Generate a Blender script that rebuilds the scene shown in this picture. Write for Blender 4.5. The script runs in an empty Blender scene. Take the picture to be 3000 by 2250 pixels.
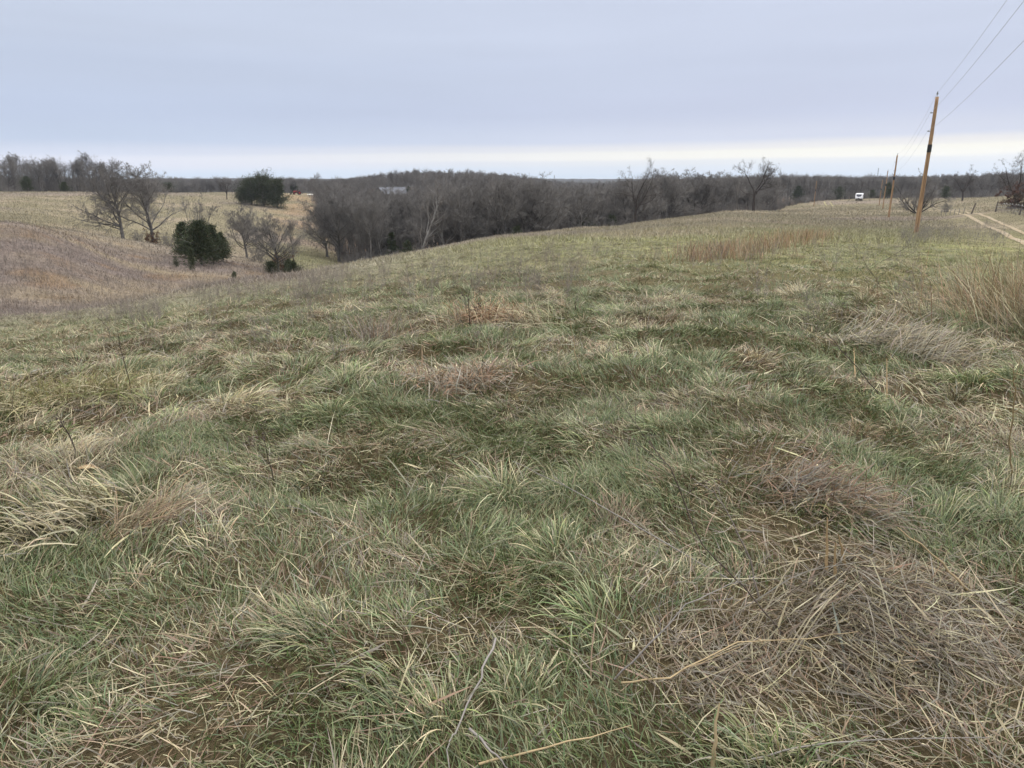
import bpy, math, random
import numpy as np
from mathutils import Vector

C = bpy.context.scene
COL = C.collection
R = math.radians
rs = np.random.default_rng(7)

# ------------------------------------------------------------------ camera
F, PX0, PY0 = 2080.0, 1500.0, 1125.0        # focal length in photo pixels, photo centre
PITCH = R(16.1)
EYE = 1.6
cam_d = bpy.data.cameras.new('camera'); cam = bpy.data.objects.new('camera', cam_d); COL.objects.link(cam)
cam.location = (0, 0, EYE); cam.rotation_euler = (R(90) - PITCH, 0, 0)
cam_d.sensor_width = 36; cam_d.lens = 36 * F / 3000.0
cam_d.clip_start = 0.05; cam_d.clip_end = 20000
C.camera = cam

# ------------------------------------------------------------------ world: overcast deck over a Nishita sky
SUN_EL, SUN_AZ = R(34), R(52)               # azimuth from +Y towards +X
w = bpy.data.worlds.new('World'); C.world = w; w.use_nodes = True
nt = w.node_tree; N = nt.nodes; L = nt.links; N.clear()
def nd(t, **k):
    n = N.new(t)
    for a, b in k.items(): setattr(n, a, b)
    return n
def mth(op, a, b=None, c=None):
    n = N.new('ShaderNodeMath'); n.operation = op
    for i, v in enumerate((a, b, c)):
        if v is None: continue
        if isinstance(v, (int, float)): n.inputs[i].default_value = v
        else: L.new(v, n.inputs[i])
    return n.outputs[0]
out = nd('ShaderNodeOutputWorld'); bg = nd('ShaderNodeBackground'); L.new(bg.outputs[0], out.inputs[0])
SKY_STRENGTH = 0.10
bg.inputs[1].default_value = SKY_STRENGTH
sky = nd('ShaderNodeTexSky'); sky.sky_type = 'NISHITA'; sky.sun_disc = False
sky.sun_elevation = SUN_EL; sky.sun_rotation = SUN_AZ
tc = nd('ShaderNodeTexCoord'); sep = nd('ShaderNodeSeparateXYZ'); L.new(tc.outputs['Generated'], sep.inputs[0])
elev = mth('ARCSINE', sep.outputs[2])
az = mth('ARCTAN2', sep.outputs[0], sep.outputs[1])
# long flat streaks of cloud: noise stretched along azimuth
cmb = nd('ShaderNodeCombineXYZ')
L.new(mth('MULTIPLY', az, 1.3), cmb.inputs[0]); L.new(mth('MULTIPLY', elev, 17.0), cmb.inputs[1])
nz = nd('ShaderNodeTexNoise'); nz.inputs['Scale'].default_value = 1.6; nz.inputs['Detail'].default_value = 5; nz.inputs['Roughness'].default_value = 0.5
L.new(cmb.outputs[0], nz.inputs['Vector'])
cmb2 = nd('ShaderNodeCombineXYZ')
L.new(mth('MULTIPLY', az, 1.0), cmb2.inputs[0]); L.new(mth('MULTIPLY', elev, 4.0), cmb2.inputs[1])
nz2 = nd('ShaderNodeTexNoise'); nz2.inputs['Scale'].default_value = 2.2; nz2.inputs['Detail'].default_value = 3
L.new(cmb2.outputs[0], nz2.inputs['Vector'])
wob = mth('MULTIPLY', mth('SUBTRACT', nz.outputs[0], 0.5), 0.012)
tilt = mth('MULTIPLY', az, 0.010)            # the bright gap rises a little towards the right
ew = mth('SUBTRACT', mth('ADD', elev, wob), tilt)
deg = mth('MULTIPLY', ew, 180 / math.pi / 30.0)   # 0..1 over 30 degrees
def ramp(stops, fac):
    r = nd('ShaderNodeValToRGB'); e = r.color_ramp.elements
    r.color_ramp.interpolation = 'EASE'
    while len(e) > 1: e.remove(e[-1])
    for i, (p, c) in enumerate(stops):
        x = e[0] if i == 0 else e.new(p)
        x.position = p; x.color = (*c, 1)
    L.new(fac, r.inputs[0]); return r.outputs[0]
def lin(r, g, b):
    f = lambda v: ((v / 255 + .055) / 1.055) ** 2.4 if v > 10 else v / 255 / 12.92
    return (f(r), f(g), f(b))
base_st = [(0.0, lin(205, 219, 236)), (0.6/30, lin(208, 221, 238)), (1.25/30, lin(221, 224, 237)), (1.7/30, lin(222, 224, 236)),
           (2.1/30, lin(207, 213, 230)), (2.9/30, lin(189, 202, 225)), (4.6/30, lin(187, 199, 223)), (7.5/30, lin(193, 204, 226)),
           (10/30, lin(200, 210, 230)), (14/30, lin(203, 213, 232)), (1.0, lin(228, 228, 228))]
glow_st = [(0.0, lin(212, 224, 238)), (0.6/30, lin(222, 229, 238)), (1.1/30, lin(232, 234, 235)), (1.45/30, lin(253, 249, 236)), (1.8/30, lin(252, 248, 234)),
           (2.1/30, lin(236, 233, 231)), (2.7/30, lin(208, 213, 230)), (4.6/30, lin(195, 202, 224)), (7.5/30, lin(200, 208, 229)),
           (10/30, lin(204, 212, 232)), (14/30, lin(205, 213, 233)), (1.0, lin(228, 228, 228))]
rb, rg = ramp(base_st, deg), ramp(glow_st, deg)
# glow weight by azimuth (strongest to the right of the view, where the sun stands behind the deck)
gw = nd('ShaderNodeMapRange'); gw.interpolation_type = 'SMOOTHSTEP'
L.new(az, gw.inputs[0]); gw.inputs[1].default_value = R(-34); gw.inputs[2].default_value = R(24)
gw.inputs[3].default_value = 0.0; gw.inputs[4].default_value = 1.0
mixg = nd('ShaderNodeMixRGB'); L.new(gw.outputs[0], mixg.inputs[0]); L.new(rb, mixg.inputs[1]); L.new(rg, mixg.inputs[2])
br = mth('ADD', mth('MULTIPLY', mth('SUBTRACT', nz2.outputs[0], 0.5), 0.10), 1.0)
br = mth('ADD', br, mth('MULTIPLY', mth('SUBTRACT', nz.outputs[0], 0.5), 0.13))
zen = nd('ShaderNodeMapRange'); zen.interpolation_type = 'SMOOTHSTEP'  # an overcast sky is brightest overhead
L.new(elev, zen.inputs[0]); zen.inputs[1].default_value = R(14); zen.inputs[2].default_value = R(60)
zen.inputs[3].default_value = 1.0; zen.inputs[4].default_value = 3.2
hz = nd('ShaderNodeMapRange'); L.new(elev, hz.inputs[0]); hz.inputs[1].default_value = 0.0; hz.inputs[2].default_value = R(7); hz.inputs[3].default_value = 1.16; hz.inputs[4].default_value = 1.03
br = mth('MULTIPLY', br, hz.outputs[0])
br = mth('MULTIPLY', br, zen.outputs[0])
br = mth('MULTIPLY', br, 1.0 / SKY_STRENGTH)
vm = nd('ShaderNodeVectorMath'); vm.operation = 'SCALE'; L.new(mixg.outputs[0], vm.inputs[0]); L.new(br, vm.inputs['Scale'])
mx = nd('ShaderNodeMixRGB'); mx.inputs[0].default_value = 0.97; L.new(sky.outputs[0], mx.inputs[1]); L.new(vm.outputs[0], mx.inputs[2])
L.new(mx.outputs[0], bg.inputs[0])

sun_d = bpy.data.lights.new('sun', 'SUN'); sun = bpy.data.objects.new('sun', sun_d); COL.objects.link(sun)
sun_d.energy = 1.5; sun_d.angle = R(15); sun_d.color = (1.0, 0.95, 0.86)
sd = Vector((math.sin(SUN_AZ) * math.cos(SUN_EL), math.cos(SUN_AZ) * math.cos(SUN_EL), math.sin(SUN_EL)))
sun.rotation_euler = sd.to_track_quat('Z', 'Y').to_euler()

C.view_settings.view_transform = 'Standard'; C.view_settings.look = 'None'
C.view_settings.exposure = 0.0; C.view_settings.gamma = 1.0; C.view_settings.use_curve_mapping = False
C.render.engine = 'CYCLES'
C.cycles.max_bounces = 5; C.cycles.diffuse_bounces = 3; C.cycles.glossy_bounces = 1; C.cycles.transmission_bounces = 2
C.cycles.transparent_max_bounces = 4; C.cycles.volume_bounces = 0

# ------------------------------------------------------------------ small helpers
def tag(o, label=None, cat=None, group=None, kind=None):
    if label: o['label'] = label
    if cat: o['category'] = cat
    if group: o['group'] = group
    if kind: o['kind'] = kind
    return o
def empty(name, loc, rz=0, scale=1):
    o = bpy.data.objects.new(name, None); COL.objects.link(o); o.location = loc
    o.rotation_euler = (0, 0, rz); o.scale = (scale,) * 3; o.empty_display_size = .2
    return o
def mesh_np(name, co, quads=None, tris=None, mat=None, parent=None, col=None, link=True, smooth=False):
    me = bpy.data.meshes.new(name)
    co = np.asarray(co, np.float32).reshape(-1, 3)
    me.vertices.add(len(co)); me.vertices.foreach_set('co', co.ravel())
    nq = 0 if quads is None else len(quads); ntq = 0 if tris is None else len(tris)
    lv = []
    if nq: lv.append(np.asarray(quads, np.int32).ravel())
    if ntq: lv.append(np.asarray(tris, np.int32).ravel())
    if lv:
        lv = np.concatenate(lv); me.loops.add(len(lv)); me.loops.foreach_set('vertex_index', lv)
        st = np.concatenate([np.arange(nq) * 4, nq * 4 + np.arange(ntq) * 3]).astype(np.int32)
        me.polygons.add(nq + ntq); me.polygons.foreach_set('loop_start', st)
        if smooth: me.polygons.foreach_set('use_smooth', np.ones(nq + ntq, bool))
    if col is not None:
        a = me.attributes.new('col', 'FLOAT_COLOR', 'POINT')
        c4 = np.ones((len(co), 4), np.float32); c4[:, :3] = col; a.data.foreach_set('color', c4.ravel())
    me.update(calc_edges=True)
    if mat: me.materials.append(mat)
    o = bpy.data.objects.new(name, me)
    if link: COL.objects.link(o)
    if parent: o.parent = parent
    return o

def _hash(ix, iy, seed):
    h = (ix.astype(np.int64) * 374761393 + iy.astype(np.int64) * 668265263 + seed * 1442695041) & 0xffffffff
    h = ((h ^ (h >> 13)) * 1274126177) & 0xffffffff
    return ((h ^ (h >> 16)) & 0xffff) / 65535.0
def vnoise(x, y, scale, seed=0):
    x = np.asarray(x, float) / scale; y = np.asarray(y, float) / scale
    ix = np.floor(x); iy = np.floor(y); fx = x - ix; fy = y - iy
    fx = fx * fx * (3 - 2 * fx); fy = fy * fy * (3 - 2 * fy)
    ix = ix.astype(np.int64); iy = iy.astype(np.int64)
    a = _hash(ix, iy, seed); b = _hash(ix + 1, iy, seed); c = _hash(ix, iy + 1, seed); d = _hash(ix + 1, iy + 1, seed)
    return (a * (1 - fx) + b * fx) * (1 - fy) + (c * (1 - fx) + d * fx) * fy
def fbm(x, y, scale, seed=0, o=3):
    s = 0; a = 1; t = 0
    for i in range(o):
        s = s + a * vnoise(x, y, scale / 2 ** i, seed + i * 17); t += a; a *= .55
    return s / t
def sstep(a, b, x):
    t = np.clip((np.asarray(x, float) - a) / (b - a), 0, 1); return t * t * (3 - 2 * t)

# ------------------------------------------------------------------ terrain height
SP, CP = math.sin(PITCH), math.cos(PITCH)
def ray(px, py):
    cx = (px - PX0) / F; cy = (PY0 - py) / F
    return np.array([cx, CP + cy * SP, cy * CP - SP])
def azpx(px): return math.atan2((px - PX0) / F, 1.0235)
def zpy(a, D, py):
    cy = (PY0 - py) / F
    return EYE + D * (cy * CP - SP) * math.cos(a) / (CP + cy * SP)
FAR = [(900, 'z', -14), (1500, 'z', -12), (2300, 'z', -3), (2900, 'z', 1), (3600, 'z', -4), (6000, 'z', -8)]
cols = {
 -2600: [(3, 'z', 0), (12, 'z', 0), (40, 'z', -.5), (150, 'z', -2), (400, 'z', -3)] + FAR,
 -1200: [(3, 'z', 0), (12, 'z', -.4), (25, 'z', -1.5), (60, 'z', -3.2), (150, 'z', -3), (300, 'z', -2.5), (600, 'z', -9)] + FAR,
 0: [(3, 'z', -.04), (7, 'z', -.28), (13, 'z', -.9), (20, 'z', -1.78), (26, 'p', 930), (35, 'z', -4.3), (45, 'z', -5.0), (58, 'p', 800), (72, 'p', 705), (84, 'p', 652), (100, 'z', -3.4), (130, 'p', 648), (200, 'p', 598), (285, 'p', 563), (330, 'z', -4), (500, 'z', -11), (700, 'z', -12)] + FAR,
 400: [(3, 'z', -.02), (7, 'z', -.24), (13, 'z', -.78), (24, 'z', -2.1), (35, 'p', 876), (46, 'z', -5.4), (60, 'z', -6.6), (85, 'p', 775), (100, 'p', 732), (112, 'p', 708), (125, 'z', -8.2), (150, 'z', -8.6), (200, 'p', 625), (250, 'p', 585), (300, 'p', 563), (350, 'z', -5), (500, 'z', -11), (700, 'z', -11)] + FAR,
 650: [(3, 'z', -.01), (7, 'z', -.2), (13, 'z', -.62), (25, 'z', -1.95), (42, 'p', 827), (55, 'z', -6.6), (68, 'z', -8.4), (85, 'p', 800), (105, 'p', 752), (120, 'z', -10), (150, 'p', 715), (200, 'p', 650), (260, 'p', 600), (340, 'p', 563), (400, 'z', -7), (550, 'z', -11), (700, 'z', -11)] + FAR,
 900: [(3, 'z', 0), (7, 'z', -.16), (14, 'z', -.58), (28, 'z', -2.05), (50, 'p', 797), (70, 'z', -8), (90, 'z', -10.2), (110, 'p', 782), (150, 'p', 742), (200, 'p', 685), (270, 'p', 617), (370, 'p', 565), (430, 'z', -8), (560, 'z', -11), (700, 'z', -11)] + FAR,
 1050: [(3, 'z', 0), (7, 'z', -.14), (14, 'z', -.52), (30, 'z', -1.9), (55, 'p', 773), (80, 'z', -8.5), (120, 'z', -13.6), (160, 'z', -15), (220, 'z', -14.5), (300, 'z', -12), (380, 'z', -9), (450, 'z', -4.2), (600, 'z', -7)] + FAR,
 1250: [(3, 'z', 0), (7, 'z', -.12), (14, 'z', -.45), (30, 'z', -1.55), (62, 'p', 736), (90, 'z', -8.5), (130, 'z', -14), (180, 'z', -15), (250, 'z', -13), (350, 'z', -8), (450, 'z', -3.2), (600, 'z', -6)] + FAR,
 1500: [(3, 'z', 0), (7, 'z', -.08), (14, 'z', -.35), (30, 'z', -1.15), (50, 'z', -2.3), (75, 'p', 695), (110, 'z', -9), (160, 'z', -13.5), (250, 'z', -13.5), (350, 'z', -10), (450, 'z', -7), (600, 'z', -8)] + FAR,
 1700: [(3, 'z', 0), (7, 'z', -.06), (14, 'z', -.3), (30, 'z', -1), (60, 'z', -2.7), (100, 'p', 671), (130, 'z', -9), (180, 'z', -14), (300, 'z', -15), (450, 'z', -15), (700, 'z', -14)] + FAR,
 1858: [(3, 'z', 0), (7, 'z', -.05), (14, 'z', -.25), (30, 'z', -.9), (60, 'z', -2.4), (100, 'z', -4.6), (138, 'p', 656), (180, 'z', -11), (260, 'z', -13.5), (450, 'z', -13), (700, 'z', -13)] + FAR,
 2170: [(3, 'z', 0), (7, 'z', -.03), (14, 'z', -.2), (30, 'z', -.75), (60, 'z', -2), (100, 'z', -3.6), (150, 'z', -4.9), (185, 'p', 617), (225, 'z', -8.5), (300, 'z', -11), (450, 'z', -10), (700, 'z', -11)] + FAR,
 2400: [(3, 'z', 0), (7, 'z', 0), (14, 'z', -.15), (30, 'z', -.7), (60, 'z', -2.1), (120, 'z', -4.3), (200, 'z', -6.4), (285, 'p', 606), (325, 'p', 589), (365, 'z', -7.6), (450, 'z', -10), (700, 'z', -7)] + FAR,
 2700: [(3, 'z', 0), (7, 'z', 0), (14, 'z', -.15), (30, 'z', -.8), (60, 'z', -2.2), (138, 'z', -4.4), (235, 'z', -6.3), (285, 'z', -7.2), (335, 'p', 580), (380, 'z', -7), (480, 'z', -9), (700, 'z', -4)] + FAR,
 3000: [(3, 'z', 0), (7, 'z', 0), (14, 'z', -.12), (30, 'z', -.8), (55, 'p', 702), (90, 'p', 650), (120, 'p', 612), (160, 'z', -3.9), (220, 'z', -5), (300, 'p', 573), (350, 'z', -6), (480, 'z', -9), (700, 'z', -4)] + FAR,
 4200: [(3, 'z', 0), (14, 'z', 0), (40, 'z', -.5), (100, 'z', -1.5), (250, 'z', -4), (480, 'z', -7), (700, 'z', -5)] + FAR,
}
def pchip(x, y, xq):
    x = np.asarray(x, float); y = np.asarray(y, float); h = np.diff(x); d = np.diff(y) / h
    m = np.zeros_like(y); m[0] = d[0]; m[-1] = d[-1]
    for i in range(1, len(x) - 1):
        if d[i - 1] * d[i] > 0:
            w1 = 2 * h[i] + h[i - 1]; w2 = h[i] + 2 * h[i - 1]; m[i] = (w1 + w2) / (w1 / d[i - 1] + w2 / d[i])
    xq = np.clip(xq, x[0], x[-1]); k = np.clip(np.searchsorted(x, xq) - 1, 0, len(x) - 2)
    t = (xq - x[k]) / h[k]
    return ((1 + 2 * t) * (1 - t) ** 2 * y[k] + t * (1 - t) ** 2 * h[k] * m[k] + t * t * (3 - 2 * t) * y[k + 1] + t * t * (t - 1) * h[k] * m[k + 1])
LR0, LR1, NR = math.log(0.3), math.log(6000), 900
lr = np.linspace(LR0, LR1, NR)
keys = sorted(cols); caz = [azpx(k) for k in keys]
prof = []
for k, a in zip(keys, caz):
    D = [0.3] + [c[0] for c in cols[k]]; Z = [0] + [c[2] if c[1] == 'z' else zpy(a, c[0], c[2]) for c in cols[k]]
    prof.append(pchip(np.log(D), Z, lr))
prof = np.array(prof)
# profiles behind the camera: gentle ground, blended between the outermost columns
caz2 = [-math.pi] + caz + [math.pi]
bk = 0.5 * (prof[0] + prof[-1]); prof2 = np.vstack([bk, prof, bk])
NA = 1441
aq = np.linspace(-math.pi, math.pi, NA)
ZT = np.empty((NA, NR))
for j in range(NR): ZT[:, j] = pchip(caz2, prof2[:, j], aq)
for _ in range(3):                      # soften creases
    ZT[1:-1] = .25 * ZT[:-2] + .5 * ZT[1:-1] + .25 * ZT[2:]
    ZT[:, 1:-1] = .25 * ZT[:, :-2] + .5 * ZT[:, 1:-1] + .25 * ZT[:, 2:]
def Hs(x, y):
    x = np.asarray(x, float); y = np.asarray(y, float)
    r = np.maximum(np.hypot(x, y), .31); a = np.arctan2(x, y)
    u = (a + math.pi) / (2 * math.pi) * (NA - 1); v = (np.log(r) - LR0) / (LR1 - LR0) * (NR - 1)
    i = np.clip(u.astype(int), 0, NA - 2); j = np.clip(v.astype(int), 0, NR - 2); fu = u - i; fv = np.clip(v - j, 0, 1)
    return (ZT[i, j] * (1 - fu) + ZT[i + 1, j] * fu) * (1 - fv) + (ZT[i, j + 1] * (1 - fu) + ZT[i + 1, j + 1] * fu) * fv
def H(x, y):
    r = np.hypot(x, y)
    f = 1 - sstep(25, 70, r)
    b = (vnoise(x, y, .5, 3) - .5) * .15 + (vnoise(x, y, .25, 4) - .5) * .06 * (1 - sstep(8, 16, r))
    g = (fbm(x, y, 7, 5, 2) - .5) * .13 * sstep(3, 12, r) * (1 - sstep(300, 500, r))
    far = (fbm(x, y, 260, 9, 3) - .5) * 12 * sstep(1500, 2400, r) + (vnoise(x, y, 40, 10) - .5) * 5 * sstep(1200, 1800, r)
    return Hs(x, y) + b * f + g + far
MD = np.exp(np.linspace(math.log(.8), math.log(900), 1400))
def hit(px, py, h=0.0):
    """point on (or h above) the ground that this photo pixel looks at"""
    d = ray(px, py); t = MD / math.hypot(d[0], d[1]); z = EYE + d[2] * t
    g = H(d[0] * t, d[1] * t) + h; k = np.nonzero(z < g)[0]
    if not len(k): k = [len(MD) - 1]
    k = int(k[0])
    if k:
        e0, e1 = z[k - 1] - g[k - 1], z[k] - g[k]; f = e0 / max(e0 - e1, 1e-9) if e0 > 0 else 1.0
        tt = t[k - 1] + (t[k] - t[k - 1]) * f
    else: tt = t[0]
    return np.array([d[0] * tt, d[1] * tt, EYE + d[2] * tt])
def at(px, D, py=640):
    """ground point in this photo column at horizontal distance D"""
    d = ray(px, py); t = D / math.hypot(d[0], d[1]); x, y = d[0] * t, d[1] * t
    return np.array([x, y, float(H(x, y))])
def pix(x, y, z):
    y2 = y * CP - (z - EYE) * SP; u = y * SP + (z - EYE) * CP
    return PX0 + F * x / y2, PY0 - F * u / y2

# ------------------------------------------------------------------ materials
def new_mat(name):
    m = bpy.data.materials.new(name); m.use_nodes = True; n = m.node_tree.nodes; n.clear()
    o = n.new('ShaderNodeOutputMaterial'); return m, n, m.node_tree.links, o
def mat_simple(name, col, rough=.7, var=.25, scale=3.0, metallic=0.0, spec=.3, objvar=0.0, bump=0.0):
    m, n, l, o = new_mat(name)
    p = n.new('ShaderNodeBsdfPrincipled'); l.new(p.outputs[0], o.inputs[0])
    p.inputs['Roughness'].default_value = rough; p.inputs['Metallic'].default_value = metallic; p.inputs['Specular IOR Level'].default_value = spec
    t = n.new('ShaderNodeTexCoord'); z = n.new('ShaderNodeTexNoise'); z.inputs['Scale'].default_value = scale; z.inputs['Detail'].default_value = 4
    l.new(t.outputs['Object'], z.inputs['Vector'])
    mr = n.new('ShaderNodeMapRange'); mr.inputs[1].default_value = .3; mr.inputs[2].default_value = .7
    mr.inputs[3].default_value = 1 - var; mr.inputs[4].default_value = 1 + var; l.new(z.outputs[0], mr.inputs[0])
    v = n.new('ShaderNodeVectorMath'); v.operation = 'SCALE'; v.inputs[0].default_value = col; 
    fac = mr.outputs[0]
    if objvar:
        oi = n.new('ShaderNodeObjectInfo'); mm = n.new('ShaderNodeMapRange'); mm.inputs[3].default_value = 1 - objvar; mm.inputs[4].default_value = 1 + objvar
        l.new(oi.outputs['Random'], mm.inputs[0]); mu = n.new('ShaderNodeMath'); mu.operation = 'MULTIPLY'
        l.new(fac, mu.inputs[0]); l.new(mm.outputs[0], mu.inputs[1]); fac = mu.outputs[0]
    l.new(fac, v.inputs['Scale']); l.new(v.outputs[0], p.inputs['Base Color'])
    if bump:
        b = n.new('ShaderNodeBump'); b.inputs['Strength'].default_value = bump; b.inputs['Distance'].default_value = .02
        l.new(z.outputs[0], b.inputs['Height']); l.new(b.outputs[0], p.inputs['Normal'])
    return m
def mat_blade(name, transl=.3, gloss=.06):
    m, n, l, o = new_mat(name)
    a = n.new('ShaderNodeAttribute'); a.attribute_name = 'col'
    d = n.new('ShaderNodeBsdfDiffuse'); t = n.new('ShaderNodeBsdfTranslucent'); g = n.new('ShaderNodeBsdfGlossy'); g.inputs['Roughness'].default_value = .5
    l.new(a.outputs['Color'], d.inputs[0]); l.new(a.outputs['Color'], t.inputs[0])
    m1 = n.new('ShaderNodeMixShader'); m1.inputs[0].default_value = transl; l.new(d.outputs[0], m1.inputs[1]); l.new(t.outputs[0], m1.inputs[2])
    m2 = n.new('ShaderNodeMixShader'); m2.inputs[0].default_value = gloss; l.new(m1.outputs[0], m2.inputs[1]); l.new(g.outputs[0], m2.inputs[2])
    g.inputs[0].default_value = (.8, .8, .8, 1)
    l.new(m2.outputs[0], o.inputs[0]); return m
M_blade = mat_blade('blade', .12)
M_leaf = mat_blade('cedar_leaf', .12, .03)

# ground material: zone colour from the mesh, broken up at several scales
def mat_ground():
    m, n, l, o = new_mat('field')
    a = n.new('ShaderNodeAttribute'); a.attribute_name = 'col'
    t = n.new('ShaderNodeTexCoord')
    def noise(sc, det, rough=.6):
        z = n.new('ShaderNodeTexNoise'); z.inputs['Scale'].default_value = sc; z.inputs['Detail'].default_value = det; z.inputs['Roughness'].default_value = rough
        l.new(t.outputs['Object'], z.inputs['Vector']); return z.outputs[0]
    def mr(v, lo, hi, a_, b_):
        q = n.new('ShaderNodeMapRange'); q.inputs[1].default_value = lo; q.inputs[2].default_value = hi; q.inputs[3].default_value = a_; q.inputs[4].default_value = b_
        l.new(v, q.inputs[0]); return q.outputs[0]
    n1 = noise(1.1, 8, .75); n2 = noise(.22, 5, .65); n3 = noise(5.0, 4, .7)
    mul = n.new('ShaderNodeMath'); mul.operation = 'MULTIPLY'; l.new(mr(n1, .3, .7, .68, 1.32), mul.inputs[0]); l.new(mr(n2, .3, .7, .85, 1.15), mul.inputs[1])
    mul2 = n.new('ShaderNodeMath'); mul2.operation = 'MULTIPLY'; l.new(mul.outputs[0], mul2.inputs[0]); l.new(mr(n3, .3, .7, .8, 1.2), mul2.inputs[1])
    v = n.new('ShaderNodeVectorMath'); v.operation = 'SCALE'; l.new(a.outputs['Color'], v.inputs[0]); l.new(mul2.outputs[0], v.inputs['Scale'])
    d = n.new('ShaderNodeBsdfDiffuse'); l.new(v.outputs[0], d.inputs[0])
    b = n.new('ShaderNodeBump'); b.inputs['Strength'].default_value = .9; b.inputs['Distance'].default_value = .25
    l.new(n1, b.inputs['Height']); l.new(b.outputs[0], d.inputs['Normal']); l.new(d.outputs[0], o.inputs[0]); return m
M_ground = mat_ground()

STRAW = np.array([.47, .395, .235]); PALE = np.array([.60, .535, .33]); GREY = np.array([.35, .31, .24]); BROWN = np.array([.24, .16, .10])
GREEN = np.array([.098, .162, .040]); BLUEG = np.array([.145, .205, .088]); YELG = np.array([.235, .26, .085]); PURP = np.array([.225, .183, .162]); RUST = np.array([.40, .25, .135])

# zones seen in the photo, as smooth weights over the ground
def zones(x, y):
    r = np.hypot(x, y); a = np.degrees(np.arctan2(x, y)); 
    red = sstep(28, 36, r + a * .25 + 6) * (1 - sstep(92, 125, r + (a + 30) * .1)) * (1 - sstep(-18.5, -15, a + (r - 60) * .02))
    return r, a, red
P_TRACK = []
def zone_col(x, y, soil=True):
    x = np.asarray(x, float); y = np.asarray(y, float)
    r, a, red = zones(x, y)
    n1 = fbm(x, y, 9, 21, 4)[..., None]; n2 = fbm(x, y, 28, 31, 3)[..., None]; n3 = fbm(x, y, 3, 41, 3)[..., None]
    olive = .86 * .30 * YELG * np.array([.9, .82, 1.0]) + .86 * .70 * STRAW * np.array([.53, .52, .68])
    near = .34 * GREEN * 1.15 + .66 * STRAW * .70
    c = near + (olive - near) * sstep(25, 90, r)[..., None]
    c = c + (STRAW * np.array([.66, .64, .80]) - c) * sstep(.45, .75, n1) * .6
    c = c + (PURP * 1.05 - c) * sstep(.52, .74, n2) * .55
    c = c + (GREEN * 1.4 - c) * sstep(.6, .85, n3) * .2 * (1 - sstep(60, 150, r)[..., None])
    cr = sstep(11, 24, r) * (1 - sstep(62, 75, r)) * (1 - sstep(-16, 4, a)) * (.45 + .5 * n3[..., 0])
    c = c + (np.array([.27, .235, .185]) - c) * cr[..., None]
    rc = PURP * .78 + (STRAW * np.array([.54, .52, .60]) - PURP * .78) * sstep(.3, .9, n1)
    rc = rc + (YELG * .8 - rc) * sstep(.6, .85, n2) * .3
    rc = rc + (BROWN * .8 - rc) * sstep(.55, .8, n3) * .6
    c = c + (rc - c) * red[..., None]
    # rusty patch below the tractor and the white stack, on the far slope
    rust = .8 * sstep(150, 200, r) * (1 - sstep(330, 360, r)) * sstep(-19.5, -16.5, a) * (1 - sstep(-9, -7, a)) * sstep(.35, .6, n1[..., 0])
    c = c + (RUST * .85 - c) * (rust * .42)[..., None]
    grn = sstep(95, 108, r) * (1 - sstep(140, 165, r)) * sstep(-19.5, -17, a) * (1 - sstep(-14, -12.5, a))
    c = c + (YELG * .6 - c) * (grn * .35)[..., None]
    # brown leaf litter under the valley wood, dark wooded land far off
    wood = wood_mask(x, y)
    c = c + (np.array([.115, .085, .065]) - c) * wood[..., None]
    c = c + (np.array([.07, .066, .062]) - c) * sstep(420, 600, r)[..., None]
    near2 = (1 - sstep(9, 22, r))[..., None] if soil else 0.0
    c = c * (1 - near2) + near2 * (np.array([.095, .075, .043]) * (.8 + .5 * n3))
    return c
def wood_mask(x, y):
    r = np.hypot(x, y); a = np.degrees(np.arctan2(x, y))
    e = np.interp(a, [-60, -36, -31, -20, -16, -14.5, -13, -8, -4, 0, 6, 10, 14, 18, 20.5, 24, 28, 36, 60],
                     [285, 300, 420, 500, 430, 215, 140, 138, 128, 128, 150, 172, 205, 235, 310, 345, 372, 352, 300])
    return sstep(-4, 4, r - e) 
EDGE = lambda a: np.interp(a, [-60, -36, -31, -20, -16, -14.5, -13, -8, -4, 0, 6, 10, 14, 18, 20.5, 24, 28, 36, 60],
                     [285, 300, 420, 500, 430, 215, 140, 138, 128, 128, 150, 172, 205, 235, 310, 345, 372, 352, 300])

def centre_line(pts):
    P = np.array([hit(*p_) for p_ in pts])[:, :2]
    s_ = np.concatenate([[0], np.cumsum(np.linalg.norm(np.diff(P, axis=0), axis=1))]); u = np.arange(0, s_[-1], .35)
    X = pchip(s_, P[:, 0], u); Y = pchip(s_, P[:, 1], u)
    for _ in range(6): X[1:-1] = (X[:-2] + X[1:-1] + X[2:]) / 3; Y[1:-1] = (Y[:-2] + Y[1:-1] + Y[2:]) / 3
    return X, Y, u
RUTS = [centre_line([(3300, 860), (3160, 790), (3060, 745), (3000, 712), (2965, 699), (2948, 687), (2914, 672), (2874, 653), (2852, 641), (2829, 630), (2806, 624), (2784, 619), (2750, 613), (2710, 609)]),
        centre_line([(3300, 815), (3180, 760), (3080, 715), (3000, 684), (2953, 663), (2908, 643), (2878, 631), (2852, 625), (2818, 619), (2775, 614), (2730, 610)])]
RP = np.concatenate([np.column_stack([q_[0][::3], q_[1][::3]]) for q_ in RUTS])
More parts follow.
